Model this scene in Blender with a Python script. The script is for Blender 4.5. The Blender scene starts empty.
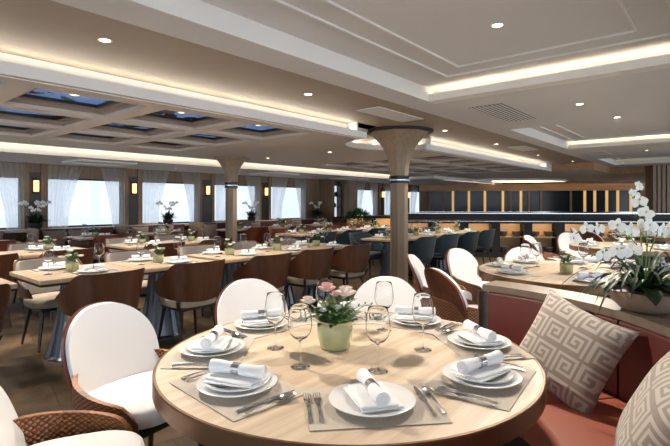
import bpy, bmesh, math, random
from mathutils import Vector, Matrix
random.seed(7)
PI = math.pi
R = math.radians
S = bpy.context.scene
COL = S.collection
TH = R(40.3)
EYE = 1.365
sT, cT = math.sin(TH), math.cos(TH)

def cw(X, Y, z=0.0):
    """metres right of / ahead of the viewpoint -> room coordinates (x along the hall, y across it)"""
    return Vector((X*sT + Y*cT, -X*cT + Y*sT, z))

# ------------------------------------------------------------------ materials
def new_mat(name):
    m = bpy.data.materials.new(name); m.use_nodes = True
    nt = m.node_tree
    return m, nt, nt.nodes['Principled BSDF']

def N(nt, t, **kw):
    n = nt.nodes.new(t)
    for k, v in kw.items():
        if hasattr(n, k): setattr(n, k, v)
        else: n.inputs[k].default_value = v
    return n

def paint(name, c, rough=0.6, metal=0.0, spec=0.5, noise=0.0, scale=8.0, bump=0.0, bscale=60.0, sheen=0.0, coat=0.0):
    m, nt, b = new_mat(name)
    b.inputs['Base Color'].default_value = (*c, 1)
    b.inputs['Roughness'].default_value = rough
    b.inputs['Metallic'].default_value = metal
    b.inputs['Specular IOR Level'].default_value = spec
    if sheen: b.inputs['Sheen Weight'].default_value = sheen
    if coat: b.inputs['Coat Weight'].default_value = coat
    tc = N(nt, 'ShaderNodeTexCoord')
    if noise:
        n = N(nt, 'ShaderNodeTexNoise'); n.inputs['Scale'].default_value = scale; n.inputs['Detail'].default_value = 4
        nt.links.new(tc.outputs['Object'], n.inputs['Vector'])
        r = N(nt, 'ShaderNodeMixRGB'); r.blend_type = 'MIX'
        r.inputs[1].default_value = (*[x*(1-noise) for x in c], 1)
        r.inputs[2].default_value = (*[min(1, x*(1+noise)) for x in c], 1)
        nt.links.new(n.outputs['Fac'], r.inputs[0]); nt.links.new(r.outputs[0], b.inputs['Base Color'])
    if bump:
        n2 = N(nt, 'ShaderNodeTexNoise'); n2.inputs['Scale'].default_value = bscale; n2.inputs['Detail'].default_value = 3
        nt.links.new(tc.outputs['Object'], n2.inputs['Vector'])
        bp = N(nt, 'ShaderNodeBump'); bp.inputs['Strength'].default_value = bump; bp.inputs['Distance'].default_value = 0.01
        nt.links.new(n2.outputs['Fac'], bp.inputs['Height']); nt.links.new(bp.outputs['Normal'], b.inputs['Normal'])
    return m

def wood(name, c1, c2, rough=0.4, scale=(1.2, 14, 14), rot=0.0, coat=0.0, fine=1.0):
    m, nt, b = new_mat(name)
    tc = N(nt, 'ShaderNodeTexCoord'); mp = N(nt, 'ShaderNodeMapping')
    mp.inputs['Scale'].default_value = scale; mp.inputs['Rotation'].default_value = (0, 0, rot)
    mp.vector_type = 'TEXTURE'
    mp.inputs['Scale'].default_value = tuple(1.0/s for s in scale)
    nt.links.new(tc.outputs['Object'], mp.inputs['Vector'])
    n = N(nt, 'ShaderNodeTexNoise'); n.inputs['Scale'].default_value = 1.6; n.inputs['Detail'].default_value = 6
    n.inputs['Roughness'].default_value = 0.62; n.inputs['Distortion'].default_value = 0.35
    nt.links.new(mp.outputs[0], n.inputs['Vector'])
    cr = N(nt, 'ShaderNodeValToRGB')
    cr.color_ramp.elements[0].position = 0.5-0.2*fine; cr.color_ramp.elements[0].color = (*c1, 1)
    cr.color_ramp.elements[1].position = 0.5+0.2*fine; cr.color_ramp.elements[1].color = (*c2, 1)
    nt.links.new(n.outputs['Fac'], cr.inputs[0]); nt.links.new(cr.outputs[0], b.inputs['Base Color'])
    b.inputs['Roughness'].default_value = rough; b.inputs['Coat Weight'].default_value = coat
    b.inputs['Coat Roughness'].default_value = 0.15
    return m

def emit(name, c, s):
    m, nt, b = new_mat(name)
    b.inputs['Base Color'].default_value = (*c, 1)
    b.inputs['Emission Color'].default_value = (*c, 1)
    b.inputs['Emission Strength'].default_value = s
    return m

M = {}
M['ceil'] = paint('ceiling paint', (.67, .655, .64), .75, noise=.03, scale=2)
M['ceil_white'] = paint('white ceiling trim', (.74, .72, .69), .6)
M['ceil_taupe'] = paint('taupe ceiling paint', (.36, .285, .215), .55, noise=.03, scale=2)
M['ceil_coffer'] = paint('coffer paint', (.56, .51, .46), .55)
M['coffer_dark'] = paint('coffer moulding paint', (.31, .255, .21), .5)
M['vent_dark'] = paint('vent shadow gap', (.09, .085, .08), .8)
M['wood_wall'] = wood('panelled wall wood', (.17, .105, .06), (.27, .18, .11), .5, (8, 8, .8))
M['wood_band'] = wood('warm wood band', (.30, .16, .075), (.45, .26, .13), .45, (.8, 8, 8))
M['wood_col'] = wood('grey oak column', (.235, .165, .105), (.33, .245, .165), .5, (14, 14, 1.0))
M['wood_dark'] = paint('dark stained wood', (.022, .014, .011), .35, noise=.3)
M['wood_shell'] = wood('walnut chair shell', (.060, .021, .009), (.115, .044, .019), .36, (10, 10, 1.5), coat=.25)
M['mahogany'] = wood('mahogany chair shell', (.10, .022, .012), (.20, .055, .026), .3, (12, 12, 2), coat=.4)
M['oak_top'] = wood('light oak table top', (.52, .385, .26), (.74, .61, .46), .42, (.8, 14, 14), rot=R(0), coat=.15)
M['oak_row'] = wood('oak rectangular table top', (.42, .29, .18), (.60, .45, .30), .4, (1.0, 14, 14), coat=.2)
M['oak_cap'] = wood('pale oak partition cap', (.135, .10, .07), (.20, .152, .11), .45, (4, 4, 14))
M['bronze'] = paint('bronze table rim', (.17, .09, .045), .35, metal=.65, noise=.1)
M['chrome'] = paint('polished steel', (.62, .62, .63), .18, metal=1)
M['steel_blue'] = paint('brushed steel pedestal', (.12, .13, .15), .32, metal=.95)
M['white_fab'] = paint('off white upholstery', (.85, .84, .84), .85, bump=.15, bscale=350, sheen=.3)
M['grey_fab'] = paint('grey upholstery', (.22, .20, .185), .9, noise=.06, scale=60, sheen=.3)
M['beige_fab'] = paint('beige seat upholstery', (.44, .37, .29), .9, noise=.05, scale=60)
M['teal_fab'] = paint('deep teal upholstery', (.007, .028, .042), .6, noise=.1, sheen=.2)
M['teal_seat'] = paint('dark grey seat fabric', (.06, .075, .085), .85)
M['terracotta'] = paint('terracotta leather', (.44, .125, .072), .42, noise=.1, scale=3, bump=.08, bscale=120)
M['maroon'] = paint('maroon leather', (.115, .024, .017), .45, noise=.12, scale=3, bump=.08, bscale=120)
M['banquette'] = paint('burgundy banquette fabric', (.085, .028, .024), .7, noise=.15)
M['plate'] = paint('white porcelain', (.86, .86, .85), .18, coat=.5)
M['linen'] = paint('white linen', (.85, .86, .87), .85, bump=.2, bscale=200, sheen=.2)
M['mat_fab'] = paint('grey woven placemat', (.52, .46, .385), .8, noise=.08, scale=300, bump=.3, bscale=400)
M['pot_green'] = paint('celadon glazed pot', (.44, .45, .235), .25, noise=.18, scale=12, coat=.6)
M['bowl_brown'] = paint('hammered bronze bowl', (.27, .20, .145), .45, metal=.3, noise=.25, scale=10, bump=.5, bscale=25)
M['leaf'] = paint('green leaves', (.075, .14, .04), .5, noise=.4, scale=30)
M['leaf_dark'] = paint('dark glossy leaves', (.010, .030, .009), .4, noise=.4, scale=12)
M['leaf_bush'] = paint('bushy green leaves', (.04, .12, .02), .55, noise=.5, scale=20)
M['stem'] = paint('green stem', (.10, .17, .04), .5)
M['petal_white'] = paint('white petals', (.84, .85, .80), .6, noise=.03)
M['petal_pink'] = paint('blush pink petals', (.80, .50, .44), .65, noise=.2, scale=40)
M['petal_cream'] = paint('cream petals', (.84, .72, .66), .65, noise=.1, scale=40)
M['petal_core'] = paint('dark flower centre', (.06, .02, .05), .7)
M['yellow'] = paint('yellow orchid lip', (.6, .45, .05), .6)
M['black_gloss'] = paint('black lacquer', (.012, .012, .014), .2, spec=.35)
M['black'] = paint('matt black', (.015, .014, .014), .6)
M['niche'] = paint('niche back panel', (.62, .42, .24), .5)
M['gold'] = paint('gilded post', (.60, .36, .14), .4, metal=.3)
M['dish'] = paint('grey stoneware', (.12, .11, .11), .35)
M['cove_white'] = paint('cove white', (.80, .77, .72), .6)
M['lens'] = emit('lamp lens', (1, .86, .62), 14)
M['lens_warm'] = emit('amber lamp lens', (1, .72, .42), 4)
M['strip'] = emit('led strip', (1, .80, .52), 6)
M['shade'] = emit('glowing sconce shade', (1, .60, .26), 1.9)
M['post_glow'] = emit('backlit gilded post', (1, .62, .26), .45)
M['mirror'] = paint('smoked mirror', (.12, .14, .16), .12, metal=.9)
M['smoked'] = paint('smoked cabinet glass', (.012, .02, .028), .2, spec=.35)
M['cush_mid'] = paint('taupe cushion cloth', (.30, .24, .20), .85, bump=.2, bscale=300, sheen=.3)
M['cush_lite'] = paint('pale raised cushion pattern', (.50, .45, .39), .75, bump=.2, bscale=300, sheen=.3)
M['cush_plain'] = paint('plain mauve cushion cloth', (.30, .22, .19), .85, noise=.3, scale=25)

# glass
m, nt, b = new_mat('clear glass'); b.inputs['Transmission Weight'].default_value = 1
b.inputs['Base Color'].default_value = (.985, .99, .99, 1)
b.inputs['Roughness'].default_value = 0.0; b.inputs['IOR'].default_value = 1.22; M['glass'] = m
m, nt, b = new_mat('window glass')
for n_ in list(nt.nodes): nt.nodes.remove(n_)
o_ = N(nt, 'ShaderNodeOutputMaterial'); tr = N(nt, 'ShaderNodeBsdfTransparent'); gl = N(nt, 'ShaderNodeBsdfGlossy')
gl.inputs['Roughness'].default_value = .02; mx = N(nt, 'ShaderNodeMixShader'); mx.inputs[0].default_value = .05
tr.inputs[0].default_value = (.95, .97, 1, 1)
nt.links.new(tr.outputs[0], mx.inputs[1]); nt.links.new(gl.outputs[0], mx.inputs[2]); nt.links.new(mx.outputs[0], o_.inputs[0]); M['pane'] = m
# sheer curtain
m, nt, b = new_mat('sheer voile')
for n_ in list(nt.nodes): nt.nodes.remove(n_)
o_ = N(nt, 'ShaderNodeOutputMaterial'); tr = N(nt, 'ShaderNodeBsdfTransparent'); df = N(nt, 'ShaderNodeBsdfDiffuse'); tl = N(nt, 'ShaderNodeBsdfTranslucent')
df.inputs[0].default_value = (.78, .76, .73, 1); tl.inputs[0].default_value = (.80, .80, .80, 1)
a1 = N(nt, 'ShaderNodeMixShader'); a1.inputs[0].default_value = .75; a2 = N(nt, 'ShaderNodeMixShader'); a2.inputs[0].default_value = .45
nt.links.new(df.outputs[0], a1.inputs[1]); nt.links.new(tl.outputs[0], a1.inputs[2])
nt.links.new(tr.outputs[0], a2.inputs[1]); nt.links.new(a1.outputs[0], a2.inputs[2]); nt.links.new(a2.outputs[0], o_.inputs[0]); M['voile'] = m

# quilted woven leather
m, nt, b = new_mat('quilted tan leather')
tc = N(nt, 'ShaderNodeTexCoord'); mp = N(nt, 'ShaderNodeMapping'); mp.inputs['Rotation'].default_value = (0, 0, R(45)); mp.inputs['Scale'].default_value = (1, 1, 1)
nt.links.new(tc.outputs['UV'], mp.inputs[0])
br = N(nt, 'ShaderNodeTexChecker'); br.inputs['Scale'].default_value = 30
w1 = N(nt, 'ShaderNodeTexWave'); w1.inputs['Scale'].default_value = 3.8; w1.bands_direction = 'X'
w2 = N(nt, 'ShaderNodeTexWave'); w2.inputs['Scale'].default_value = 3.8; w2.bands_direction = 'Y'
for w_ in (w1, w2): nt.links.new(mp.outputs[0], w_.inputs[0])
mu = N(nt, 'ShaderNodeMath'); mu.operation = 'MULTIPLY'
nt.links.new(w1.outputs['Fac'], mu.inputs[0]); nt.links.new(w2.outputs['Fac'], mu.inputs[1])
pw = N(nt, 'ShaderNodeMath'); pw.operation = 'POWER'; pw.inputs[1].default_value = .35; nt.links.new(mu.outputs[0], pw.inputs[0])
cr = N(nt, 'ShaderNodeValToRGB'); cr.color_ramp.elements[0].color = (.15, .058, .024, 1); cr.color_ramp.elements[1].color = (.36, .145, .06, 1)
cr.color_ramp.elements[0].position = .2; cr.color_ramp.elements[1].position = .75
nt.links.new(pw.outputs[0], cr.inputs[0]); nt.links.new(cr.outputs[0], b.inputs['Base Color'])
bp = N(nt, 'ShaderNodeBump'); bp.inputs['Strength'].default_value = .8; bp.inputs['Distance'].default_value = .01
nt.links.new(pw.outputs[0], bp.inputs['Height']); nt.links.new(bp.outputs[0], b.inputs['Normal']); b.inputs['Roughness'].default_value = .38
M['quilt'] = m

# floor: brown slate tiles
m, nt, b = new_mat('brown stone tile floor')
tc = N(nt, 'ShaderNodeTexCoord'); mp = N(nt, 'ShaderNodeMapping'); mp.inputs['Rotation'].default_value = (0, 0, R(12))
nt.links.new(tc.outputs['Object'], mp.inputs[0])
bk = N(nt, 'ShaderNodeTexBrick'); bk.inputs['Scale'].default_value = 1.0
bk.inputs['Brick Width'].default_value = .9; bk.inputs['Row Height'].default_value = .45; bk.inputs['Mortar Size'].default_value = .004
bk.inputs['Color1'].default_value = (.15, .11, .07, 1); bk.inputs['Color2'].default_value = (.032, .028, .024, 1); bk.inputs['Mortar'].default_value = (.03, .022, .015, 1)
nt.links.new(mp.outputs[0], bk.inputs['Vector'])
n1 = N(nt, 'ShaderNodeTexNoise'); n1.inputs['Scale'].default_value = 3.5; n1.inputs['Detail'].default_value = 9; n1.inputs['Roughness'].default_value = .65
nt.links.new(tc.outputs['Object'], n1.inputs['Vector'])
mxr = N(nt, 'ShaderNodeMixRGB'); mxr.blend_type = 'MULTIPLY'; mxr.inputs[0].default_value = 1
cr = N(nt, 'ShaderNodeValToRGB'); cr.color_ramp.elements[0].color = (.22, .21, .20, 1); cr.color_ramp.elements[1].color = (1.7, 1.5, 1.2, 1)
cr.color_ramp.elements[0].position = .3; cr.color_ramp.elements[1].position = .7
nt.links.new(n1.outputs['Fac'], cr.inputs[0]); nt.links.new(bk.outputs['Color'], mxr.inputs[1]); nt.links.new(cr.outputs[0], mxr.inputs[2])
nt.links.new(mxr.outputs[0], b.inputs['Base Color']); b.inputs['Roughness'].default_value = .3
bp = N(nt, 'ShaderNodeBump'); bp.inputs['Strength'].default_value = .15; nt.links.new(n1.outputs['Fac'], bp.inputs['Height']); nt.links.new(bp.outputs[0], b.inputs['Normal'])
M['floor'] = m

# backlit ceiling panel: dusk sky with dark branches
m, nt, b = new_mat('backlit dusk sky panel')
tc = N(nt, 'ShaderNodeTexCoord')
n1 = N(nt, 'ShaderNodeTexNoise'); n1.inputs['Scale'].default_value = 2.2; n1.inputs['Detail'].default_value = 5; n1.inputs['Roughness'].default_value = .6; n1.inputs['Distortion'].default_value = .8
oi = N(nt, 'ShaderNodeObjectInfo'); ad = N(nt, 'ShaderNodeVectorMath'); ad.operation = 'ADD'
nt.links.new(tc.outputs['Object'], ad.inputs[0]); nt.links.new(oi.outputs['Location'], ad.inputs[1]); nt.links.new(ad.outputs[0], n1.inputs['Vector'])
cr = N(nt, 'ShaderNodeValToRGB'); cr.color_ramp.interpolation = 'LINEAR'
cr.color_ramp.elements[0].position = .49; cr.color_ramp.elements[0].color = (.11, .20, .42, 1)
cr.color_ramp.elements[1].position = .53; cr.color_ramp.elements[1].color = (.012, .010, .010, 1)
nt.links.new(n1.outputs['Fac'], cr.inputs[0]); nt.links.new(cr.outputs[0], b.inputs['Base Color'])
nt.links.new(cr.outputs[0], b.inputs['Emission Color']); b.inputs['Emission Strength'].default_value = .6; b.inputs['Roughness'].default_value = .2
M['sky_panel'] = m

# ------------------------------------------------------------------ mesh builder
class MB:
    def __init__(s): s.bm = bmesh.new(); s.uv = s.bm.loops.layers.uv.new('UVMap')
    def _xf(s, vs, mat):
        if mat is not None:
            for v in vs: v.co = mat @ v.co
    def box(s, x0, x1, y0, y1, z0, z1, bev=0, seg=2, mat=None):
        r = bmesh.ops.create_cube(s.bm, size=1)
        vs = r['verts']
        for v in vs:
            v.co = Vector(((x0+x1)/2 + v.co.x*(x1-x0), (y0+y1)/2 + v.co.y*(y1-y0), (z0+z1)/2 + v.co.z*(z1-z0)))
        if bev:
            es = list({e for v in vs for e in v.link_edges})
            rb = bmesh.ops.bevel(s.bm, geom=es, offset=bev, segments=seg, affect='EDGES', profile=.5)
            vs = list({v for f in rb['faces'] for v in f.verts} | {v for v in vs if v.is_valid})
        s._xf(vs, mat); return s
    def lathe(s, prof, n=32, cx=0, cy=0, cz=0, mat=None, flute=0, fn=0, sx=1, sy=1):
        rings = []
        for (r, z) in prof:
            if r < 1e-6: rings.append([s.bm.verts.new((cx, cy, cz+z))])
            else:
                ring = []
                for i in range(n):
                    a = 2*PI*i/n
                    rr = r*(1 + (flute*math.cos(fn*a) if flute else 0))
                    ring.append(s.bm.verts.new((cx+rr*math.cos(a)*sx, cy+rr*math.sin(a)*sy, cz+z)))
                rings.append(ring)
        for a, b_ in zip(rings, rings[1:]):
            if len(a) == 1 and len(b_) == 1: continue
            for i in range(n):
                j = (i+1) % n
                if len(a) == 1: fs = [a[0], b_[i], b_[j]]
                elif len(b_) == 1: fs = [a[i], a[j], b_[0]]
                else: fs = [a[i], a[j], b_[j], b_[i]]
                try: s.bm.faces.new(fs)
                except ValueError: pass
        s._xf([v for r_ in rings for v in r_], mat); return s
    def tube(s, pts, rad, n=8, mat=None, cap=True, flat=1.0):
        pts = [Vector(p) for p in pts]
        if not isinstance(rad, (list, tuple)): rad = [rad]*len(pts)
        rings = []; up = None
        for i, p in enumerate(pts):
            d = (pts[min(i+1, len(pts)-1)] - pts[max(i-1, 0)]).normalized()
            if up is None: up = Vector((0, 0, 1)) if abs(d.z) < .9 else Vector((1, 0, 0))
            a = d.cross(up).normalized(); up = a.cross(d).normalized()
            rings.append([s.bm.verts.new(p + (a*math.cos(2*PI*k/n) + up*math.sin(2*PI*k/n)*flat)*rad[i]) for k in range(n)])
        for a, b_ in zip(rings, rings[1:]):
            for i in range(n):
                j = (i+1) % n; s.bm.faces.new([a[i], a[j], b_[j], b_[i]])
        if cap: s.bm.faces.new(rings[0]); s.bm.faces.new(rings[-1])
        s._xf([v for r_ in rings for v in r_], mat); return s
    def prism(s, poly, z0, z1, mat=None):
        a = [s.bm.verts.new((x, y, z0)) for x, y in poly]; b_ = [s.bm.verts.new((x, y, z1)) for x, y in poly]
        s.bm.faces.new(a); s.bm.faces.new(b_)
        for i in range(len(poly)):
            j = (i+1) % len(poly); s.bm.faces.new([a[i], a[j], b_[j], b_[i]])
        s._xf(a+b_, mat); return s
    def grid(s, f, nu, nv, thick=None, mat=None, closeu=False, uvs=(1, 1)):
        """f(i/nu, j/nv) -> point ; thick(u,v)-> offset vector, makes a closed slab"""
        def mk(fn): return [[s.bm.verts.new(fn(i/nu, j/nv)) for j in range(nv+1)] for i in range(nu+1)]
        A = mk(f); allv = [v for r_ in A for v in r_]
        def faces(G):
            for i in range(nu):
                for j in range(nv):
                    fc = s.bm.faces.new([G[i][j], G[i+1][j], G[i+1][j+1], G[i][j+1]])
                    for l, (a, b_) in zip(fc.loops, ((i, j), (i+1, j), (i+1, j+1), (i, j+1))): l[s.uv].uv = (a/nu*uvs[0], b_/nv*uvs[1])
        faces(A)
        if thick:
            B = mk(lambda u, v: Vector(f(u, v)) + Vector(thick(u, v))); faces(B); allv += [v for r_ in B for v in r_]
            def edge(la, lb, uvp):
                for k in range(len(la)-1):
                    fc = s.bm.faces.new([la[k], la[k+1], lb[k+1], lb[k]])
                    for l in fc.loops: l[s.uv].uv = (uvp[0]+k/len(la)*uvs[0], 0)
            edge(A[0], B[0], (0, 0)); edge(A[-1], B[-1], (0, 0)); edge([r_[0] for r_ in A], [r_[0] for r_ in B], (0, 0)); edge([r_[-1] for r_ in A], [r_[-1] for r_ in B], (0, 0))
        s._xf(allv, mat); return s
    def leaf(s, base, direction, length, width, droop=.3, n=6, fold=.15):
        d = Vector(direction).normalized(); p = Vector(base)
        side = d.cross(Vector((0, 0, 1)))
        if side.length < .05: side = Vector((1, 0, 0))
        side.normalize(); prev = None
        for i in range(n+1):
            t = i/n; w = width*math.sin(PI*min(1, .06+t*.94))**.7*.5
            if i == n: w = .0005
            c = [s.bm.verts.new(p - side*w + Vector((0, 0, w*fold))), s.bm.verts.new(p), s.bm.verts.new(p + side*w + Vector((0, 0, w*fold)))]
            if prev:
                s.bm.faces.new([prev[0], prev[1], c[1], c[0]]); s.bm.faces.new([prev[1], prev[2], c[2], c[1]])
            prev = c; p = p + d*(length/n); d = (d + Vector((0, 0, -droop/n*1.6))).normalized()
        return s
    def build(s, name, mat, parent=None, smooth=True, ang=35, loc=None, rz=0):
        bmesh.ops.recalc_face_normals(s.bm, faces=s.bm.faces)
        me = bpy.data.meshes.new(name); s.bm.to_mesh(me); s.bm.free()
        if mat: me.materials.append(M[mat] if isinstance(mat, str) else mat)
        if smooth and len(me.polygons):
            me.shade_smooth(); me.set_sharp_from_angle(angle=R(ang))
        o = bpy.data.objects.new(name, me); COL.objects.link(o)
        if parent: o.parent = parent
        if loc is not None: o.location = loc
        if rz: o.rotation_euler.z = rz
        return o

def tag(o, label=None, cat=None, group=None, kind=None):
    if label: o['label'] = label
    if cat: o['category'] = cat
    if group: o['group'] = group
    if kind: o['kind'] = kind
    return o
def thing(name, label, cat, loc=(0, 0, 0), rz=0, group=None):
    o = bpy.data.objects.new(name, None); COL.objects.link(o); o.empty_display_size = .1
    o.location = loc; o.rotation_euler = (0, 0, rz); return tag(o, label, cat, group)
def copy_tree(o, parent=None):
    c = o.copy(); COL.objects.link(c)
    if parent: c.parent = parent
    for ch in list(o.children): copy_tree(ch, c)
    return c
PROTO = {}
def inst(key, maker, loc, rz, label, cat, group=None, scale=1):
    if key not in PROTO:
        o = maker(); PROTO[key] = o
    else: o = copy_tree(PROTO[key])
    o.location = loc; o.rotation_euler = (0, 0, rz); o.scale = (scale,)*3
    for k in ('label', 'category', 'group', 'kind'):
        if k in o: del o[k]
    return tag(o, label, cat, group)
def struct(mb, name, mat, **kw):
    o = mb.build(name, mat, **kw); o['kind'] = 'structure'; return o
trimc = [0]
def trim(mb, mat, **kw):
    trimc[0] += 1
    return struct(mb, 'trim_%d' % trimc[0], mat, **kw)

# ------------------------------------------------------------------ room shell
X0, X1 = -3.0, 24.0
WIN, SKY_FILL, SPOTK, COVEK = 1.3, 3.5, 2.8, .7
struct(MB().box(X0, X1, -6, 10.5, -.1, 0), 'floor', 'floor', smooth=False)
struct(MB().box(X0, X1, -6, 10.9, 2.66, 2.76), 'ceiling', 'ceil', smooth=False)

# lower grey ceiling field with three raised trays
ZL, ZT = 2.45, 2.593
TR = [(.55, 4.43, -.1, 2.46), (6.93, 10.14, -.1, 2.49), (12.9, 15.3, -.1, 2.5)]
f = MB()
f.box(X0, TR[0][0], -6, 2.77, ZL, 2.66)
for a, b_ in ((TR[0][1], TR[1][0]), (TR[1][1], TR[2][0]), (TR[2][1], 16.4)): f.box(a + (.16 if a == TR[0][1] else .16), b_, -6, 2.77, ZL, 2.66)
for t in TR:
    f.box(t[0], t[1]+.16, t[3], 2.77, ZL, 2.66); f.box(t[0], t[1]+.16, -6, t[2], ZL, 2.66)
trim(f, 'ceil', smooth=False)
for k, t in enumerate(TR):
    # tray roof, light lip at the far end, white side beam
    trim(MB().box(t[0], t[1]+.16, t[2], t[3], ZT, 2.66), 'ceil', smooth=False)
    trim(MB().box(t[1], t[1]+.16, t[2], t[3], ZL, ZL+.012).box(t[1], t[1]+.012, t[2], t[3], ZL+.012, ZL+.075), 'cove_white', smooth=False)
    trim(MB().box(t[0], t[1]-.001, t[3]-.012, t[3], ZL, ZT), 'ceil_white', smooth=False)
    # two rectangular hairline mouldings
    x0, x1, y0, y1 = t
    mo = MB()
    for ins, wd in ((.17, .018), (.52, .014)) if k == 0 else ((.15, .015), (.36, .012)):
        a0, a1, b0, b1 = x0+ins, x1-ins*.93, y0+ins*1.15, y1-ins*1.15
        if k == 0: b1 = y1 - (.37 if ins < .3 else .60); b0 = y0 + (.37 if ins < .3 else .6); a1 = x1 - (.29 if ins < .3 else .53)
        mo.box(a0, a1, b0, b0+wd, ZT-.016, ZT); mo.box(a0, a1, b1-wd, b1, ZT-.016, ZT)
        mo.box(a1-wd, a1, b0+wd, b1-wd, ZT-.016, ZT); mo.box(a0, a0+wd, b0+wd, b1-wd, ZT-.016, ZT)
    trim(mo, 'ceil_white', smooth=False)

# taupe ceiling strip beside the trays
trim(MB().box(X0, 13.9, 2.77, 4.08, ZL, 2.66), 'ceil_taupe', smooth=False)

# coffered slab, its lip facing the viewer, with a round notch about the near column
COLA = (5.96, 3.79); COLB = (5.64, 7.45)
VS0, VS1, ZS = 3.80, 8.05, 2.25
UC = [1.69+1.08*k for k in (-4, -3, -2, -1, 0, 1, 2)]; VC = [4.53, 5.62, 6.72]
UC2 = [8.45+1.08*k for k in range(5)]
def coffer_field(us, ua, ub):
    g = MB(); h = .45
    xs = [ua] + [x for u in us for x in (u-h, u+h)] + [ub]
    for i in range(0, len(xs), 2): g.box(xs[i], xs[i+1], VS0, VS1, ZS, 2.33)
    for u in us:
        ys = [VS0] + [y for v in VC for y in (v-h, v+h)] + [VS1]
        for i in range(0, len(ys), 2): g.box(u-h, u+h, ys[i], ys[i+1], ZS, 2.33)
    trim(g, 'ceil_coffer', smooth=False)
    g = MB()
    for u in us:
        for v in VC:
            for a_, b_, z0 in ((.45, .405, 2.285), (.405, .355, 2.315)):
                g.box(u-a_, u+a_, v-a_, v-b_, z0, 2.37); g.box(u-a_, u+a_, v+b_, v+a_, z0, 2.37)
                g.box(u-a_, u-b_, v-b_, v+b_, z0, 2.37); g.box(u+b_, u+a_, v-b_, v+b_, z0, 2.37)
    trim(g, 'coffer_dark', smooth=False)
coffer_field(UC, X0, 4.6); coffer_field(UC2, 7.85, 13.4)
poly = [(4.6, VS0), (5.14, VS0)]
RN = .82
for i in range(25):
    a = PI - PI*i/24; poly.append((COLA[0]+RN*math.cos(a), COLA[1]+RN*math.sin(a)*.98+.01))
poly += [(6.8, VS0), (7.85, VS0), (7.85, VS1), (4.6, VS1)]
trim(MB().prism(poly, ZS, 2.33), 'ceil_coffer', smooth=False)
# white lip of the slab
lip = MB().box(X0, 5.14, VS0-.012, VS0, ZS, 2.335).box(6.79, 13.4, VS0-.012, VS0, ZS, 2.335)
for i in range(24):
    a, b_ = PI - PI*i/24, PI - PI*(i+1)/24
    P = lambda t, r: (COLA[0]+r*math.cos(t), COLA[1]+r*math.sin(t)*.98+.01)
    lip.prism([P(a, RN), P(b_, RN), P(b_, RN-.012), P(a, RN-.012)], ZS, 2.335)
trim(lip, 'ceil_white', smooth=False)
# double hairline under the lip edge
trim(MB().box(X0, 5.1, VS0+.05, VS0+.062, ZS-.006, ZS).box(6.85, 13.3, VS0+.05, VS0+.062, ZS-.006, ZS), 'ceil_white', smooth=False)
# cove back wall
trim(MB().box(X0, 5.0, 4.0, 4.06, 2.33, 2.455).box(6.95, 13.4, 4.0, 4.06, 2.33, 2.455), 'cove_white', smooth=False)
cv = MB()
for i in range(24):
    a, b_ = PI - PI*i/24, PI - PI*(i+1)/24
    P = lambda t, r: (COLA[0]+r*math.cos(t), COLA[1]+r*math.sin(t)*.98+.02)
    cv.prism([P(a, 1.02), P(b_, 1.02), P(b_, .99), P(a, .99)], 2.33, 2.66)
trim(cv, 'cove_white', smooth=False)
trim(MB().prism([(4.95, 3.98)] + [(COLA[0]+1.0*math.cos(PI-PI*i/24), COLA[1]+1.0*math.sin(PI-PI*i/24)+.03) for i in range(25)] + [(6.97, 3.98)], ZL, 2.66), 'cove_white', smooth=False)
# roof above coffers
trim(MB().box(X0, 13.4, 4.06, VS1-.2, 2.42, 2.46), 'ceil_coffer', smooth=False)
# window-side ceiling, its lit upright face and the recess before it
trim(MB().box(X0, 13.4, 8.5, 10.5, 2.15, 2.66), 'ceil', smooth=False)
trim(MB().box(X0, 13.4, 8.485, 8.5, 2.15, 2.5), 'cove_white', smooth=False)
trim(MB().box(13.4, 24, 7.2, 10.6, 2.15, 2.66), 'ceil', smooth=False)
trim(MB().box(13.4, 24, -6, 7.2, ZS, 2.66) if False else MB().prism([(13.9, 3.8), (13.4, 3.8), (13.4, 7.2), (24, 7.2), (24, -6), (16.4, -6), (16.4, 2.77), (13.9, 2.77)], ZS, 2.6), 'ceil', smooth=False)
trim(MB().box(13.86, 13.9, 2.77, 3.95, ZS, ZL).box(13.9, 16.4, 2.76, 2.8, ZS, ZL).box(16.36, 16.4, -6, 2.76, ZS, ZL), 'wood_band', smooth=False)
# small raised light troughs in the window-side ceiling
for k, u in enumerate((3.9, 8.4, 11.6)):
    trim(MB().box(u-.55, u+.55, 8.85, 8.89, 2.12, 2.15).box(u-.55, u+.55, 9.55, 9.59, 2.12, 2.15).box(u-.55, u-.51, 8.89, 9.55, 2.12, 2.15).box(u+.51, u+.55, 8.89, 9.55, 2.12, 2.15), 'ceil_white', smooth=False)

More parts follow.
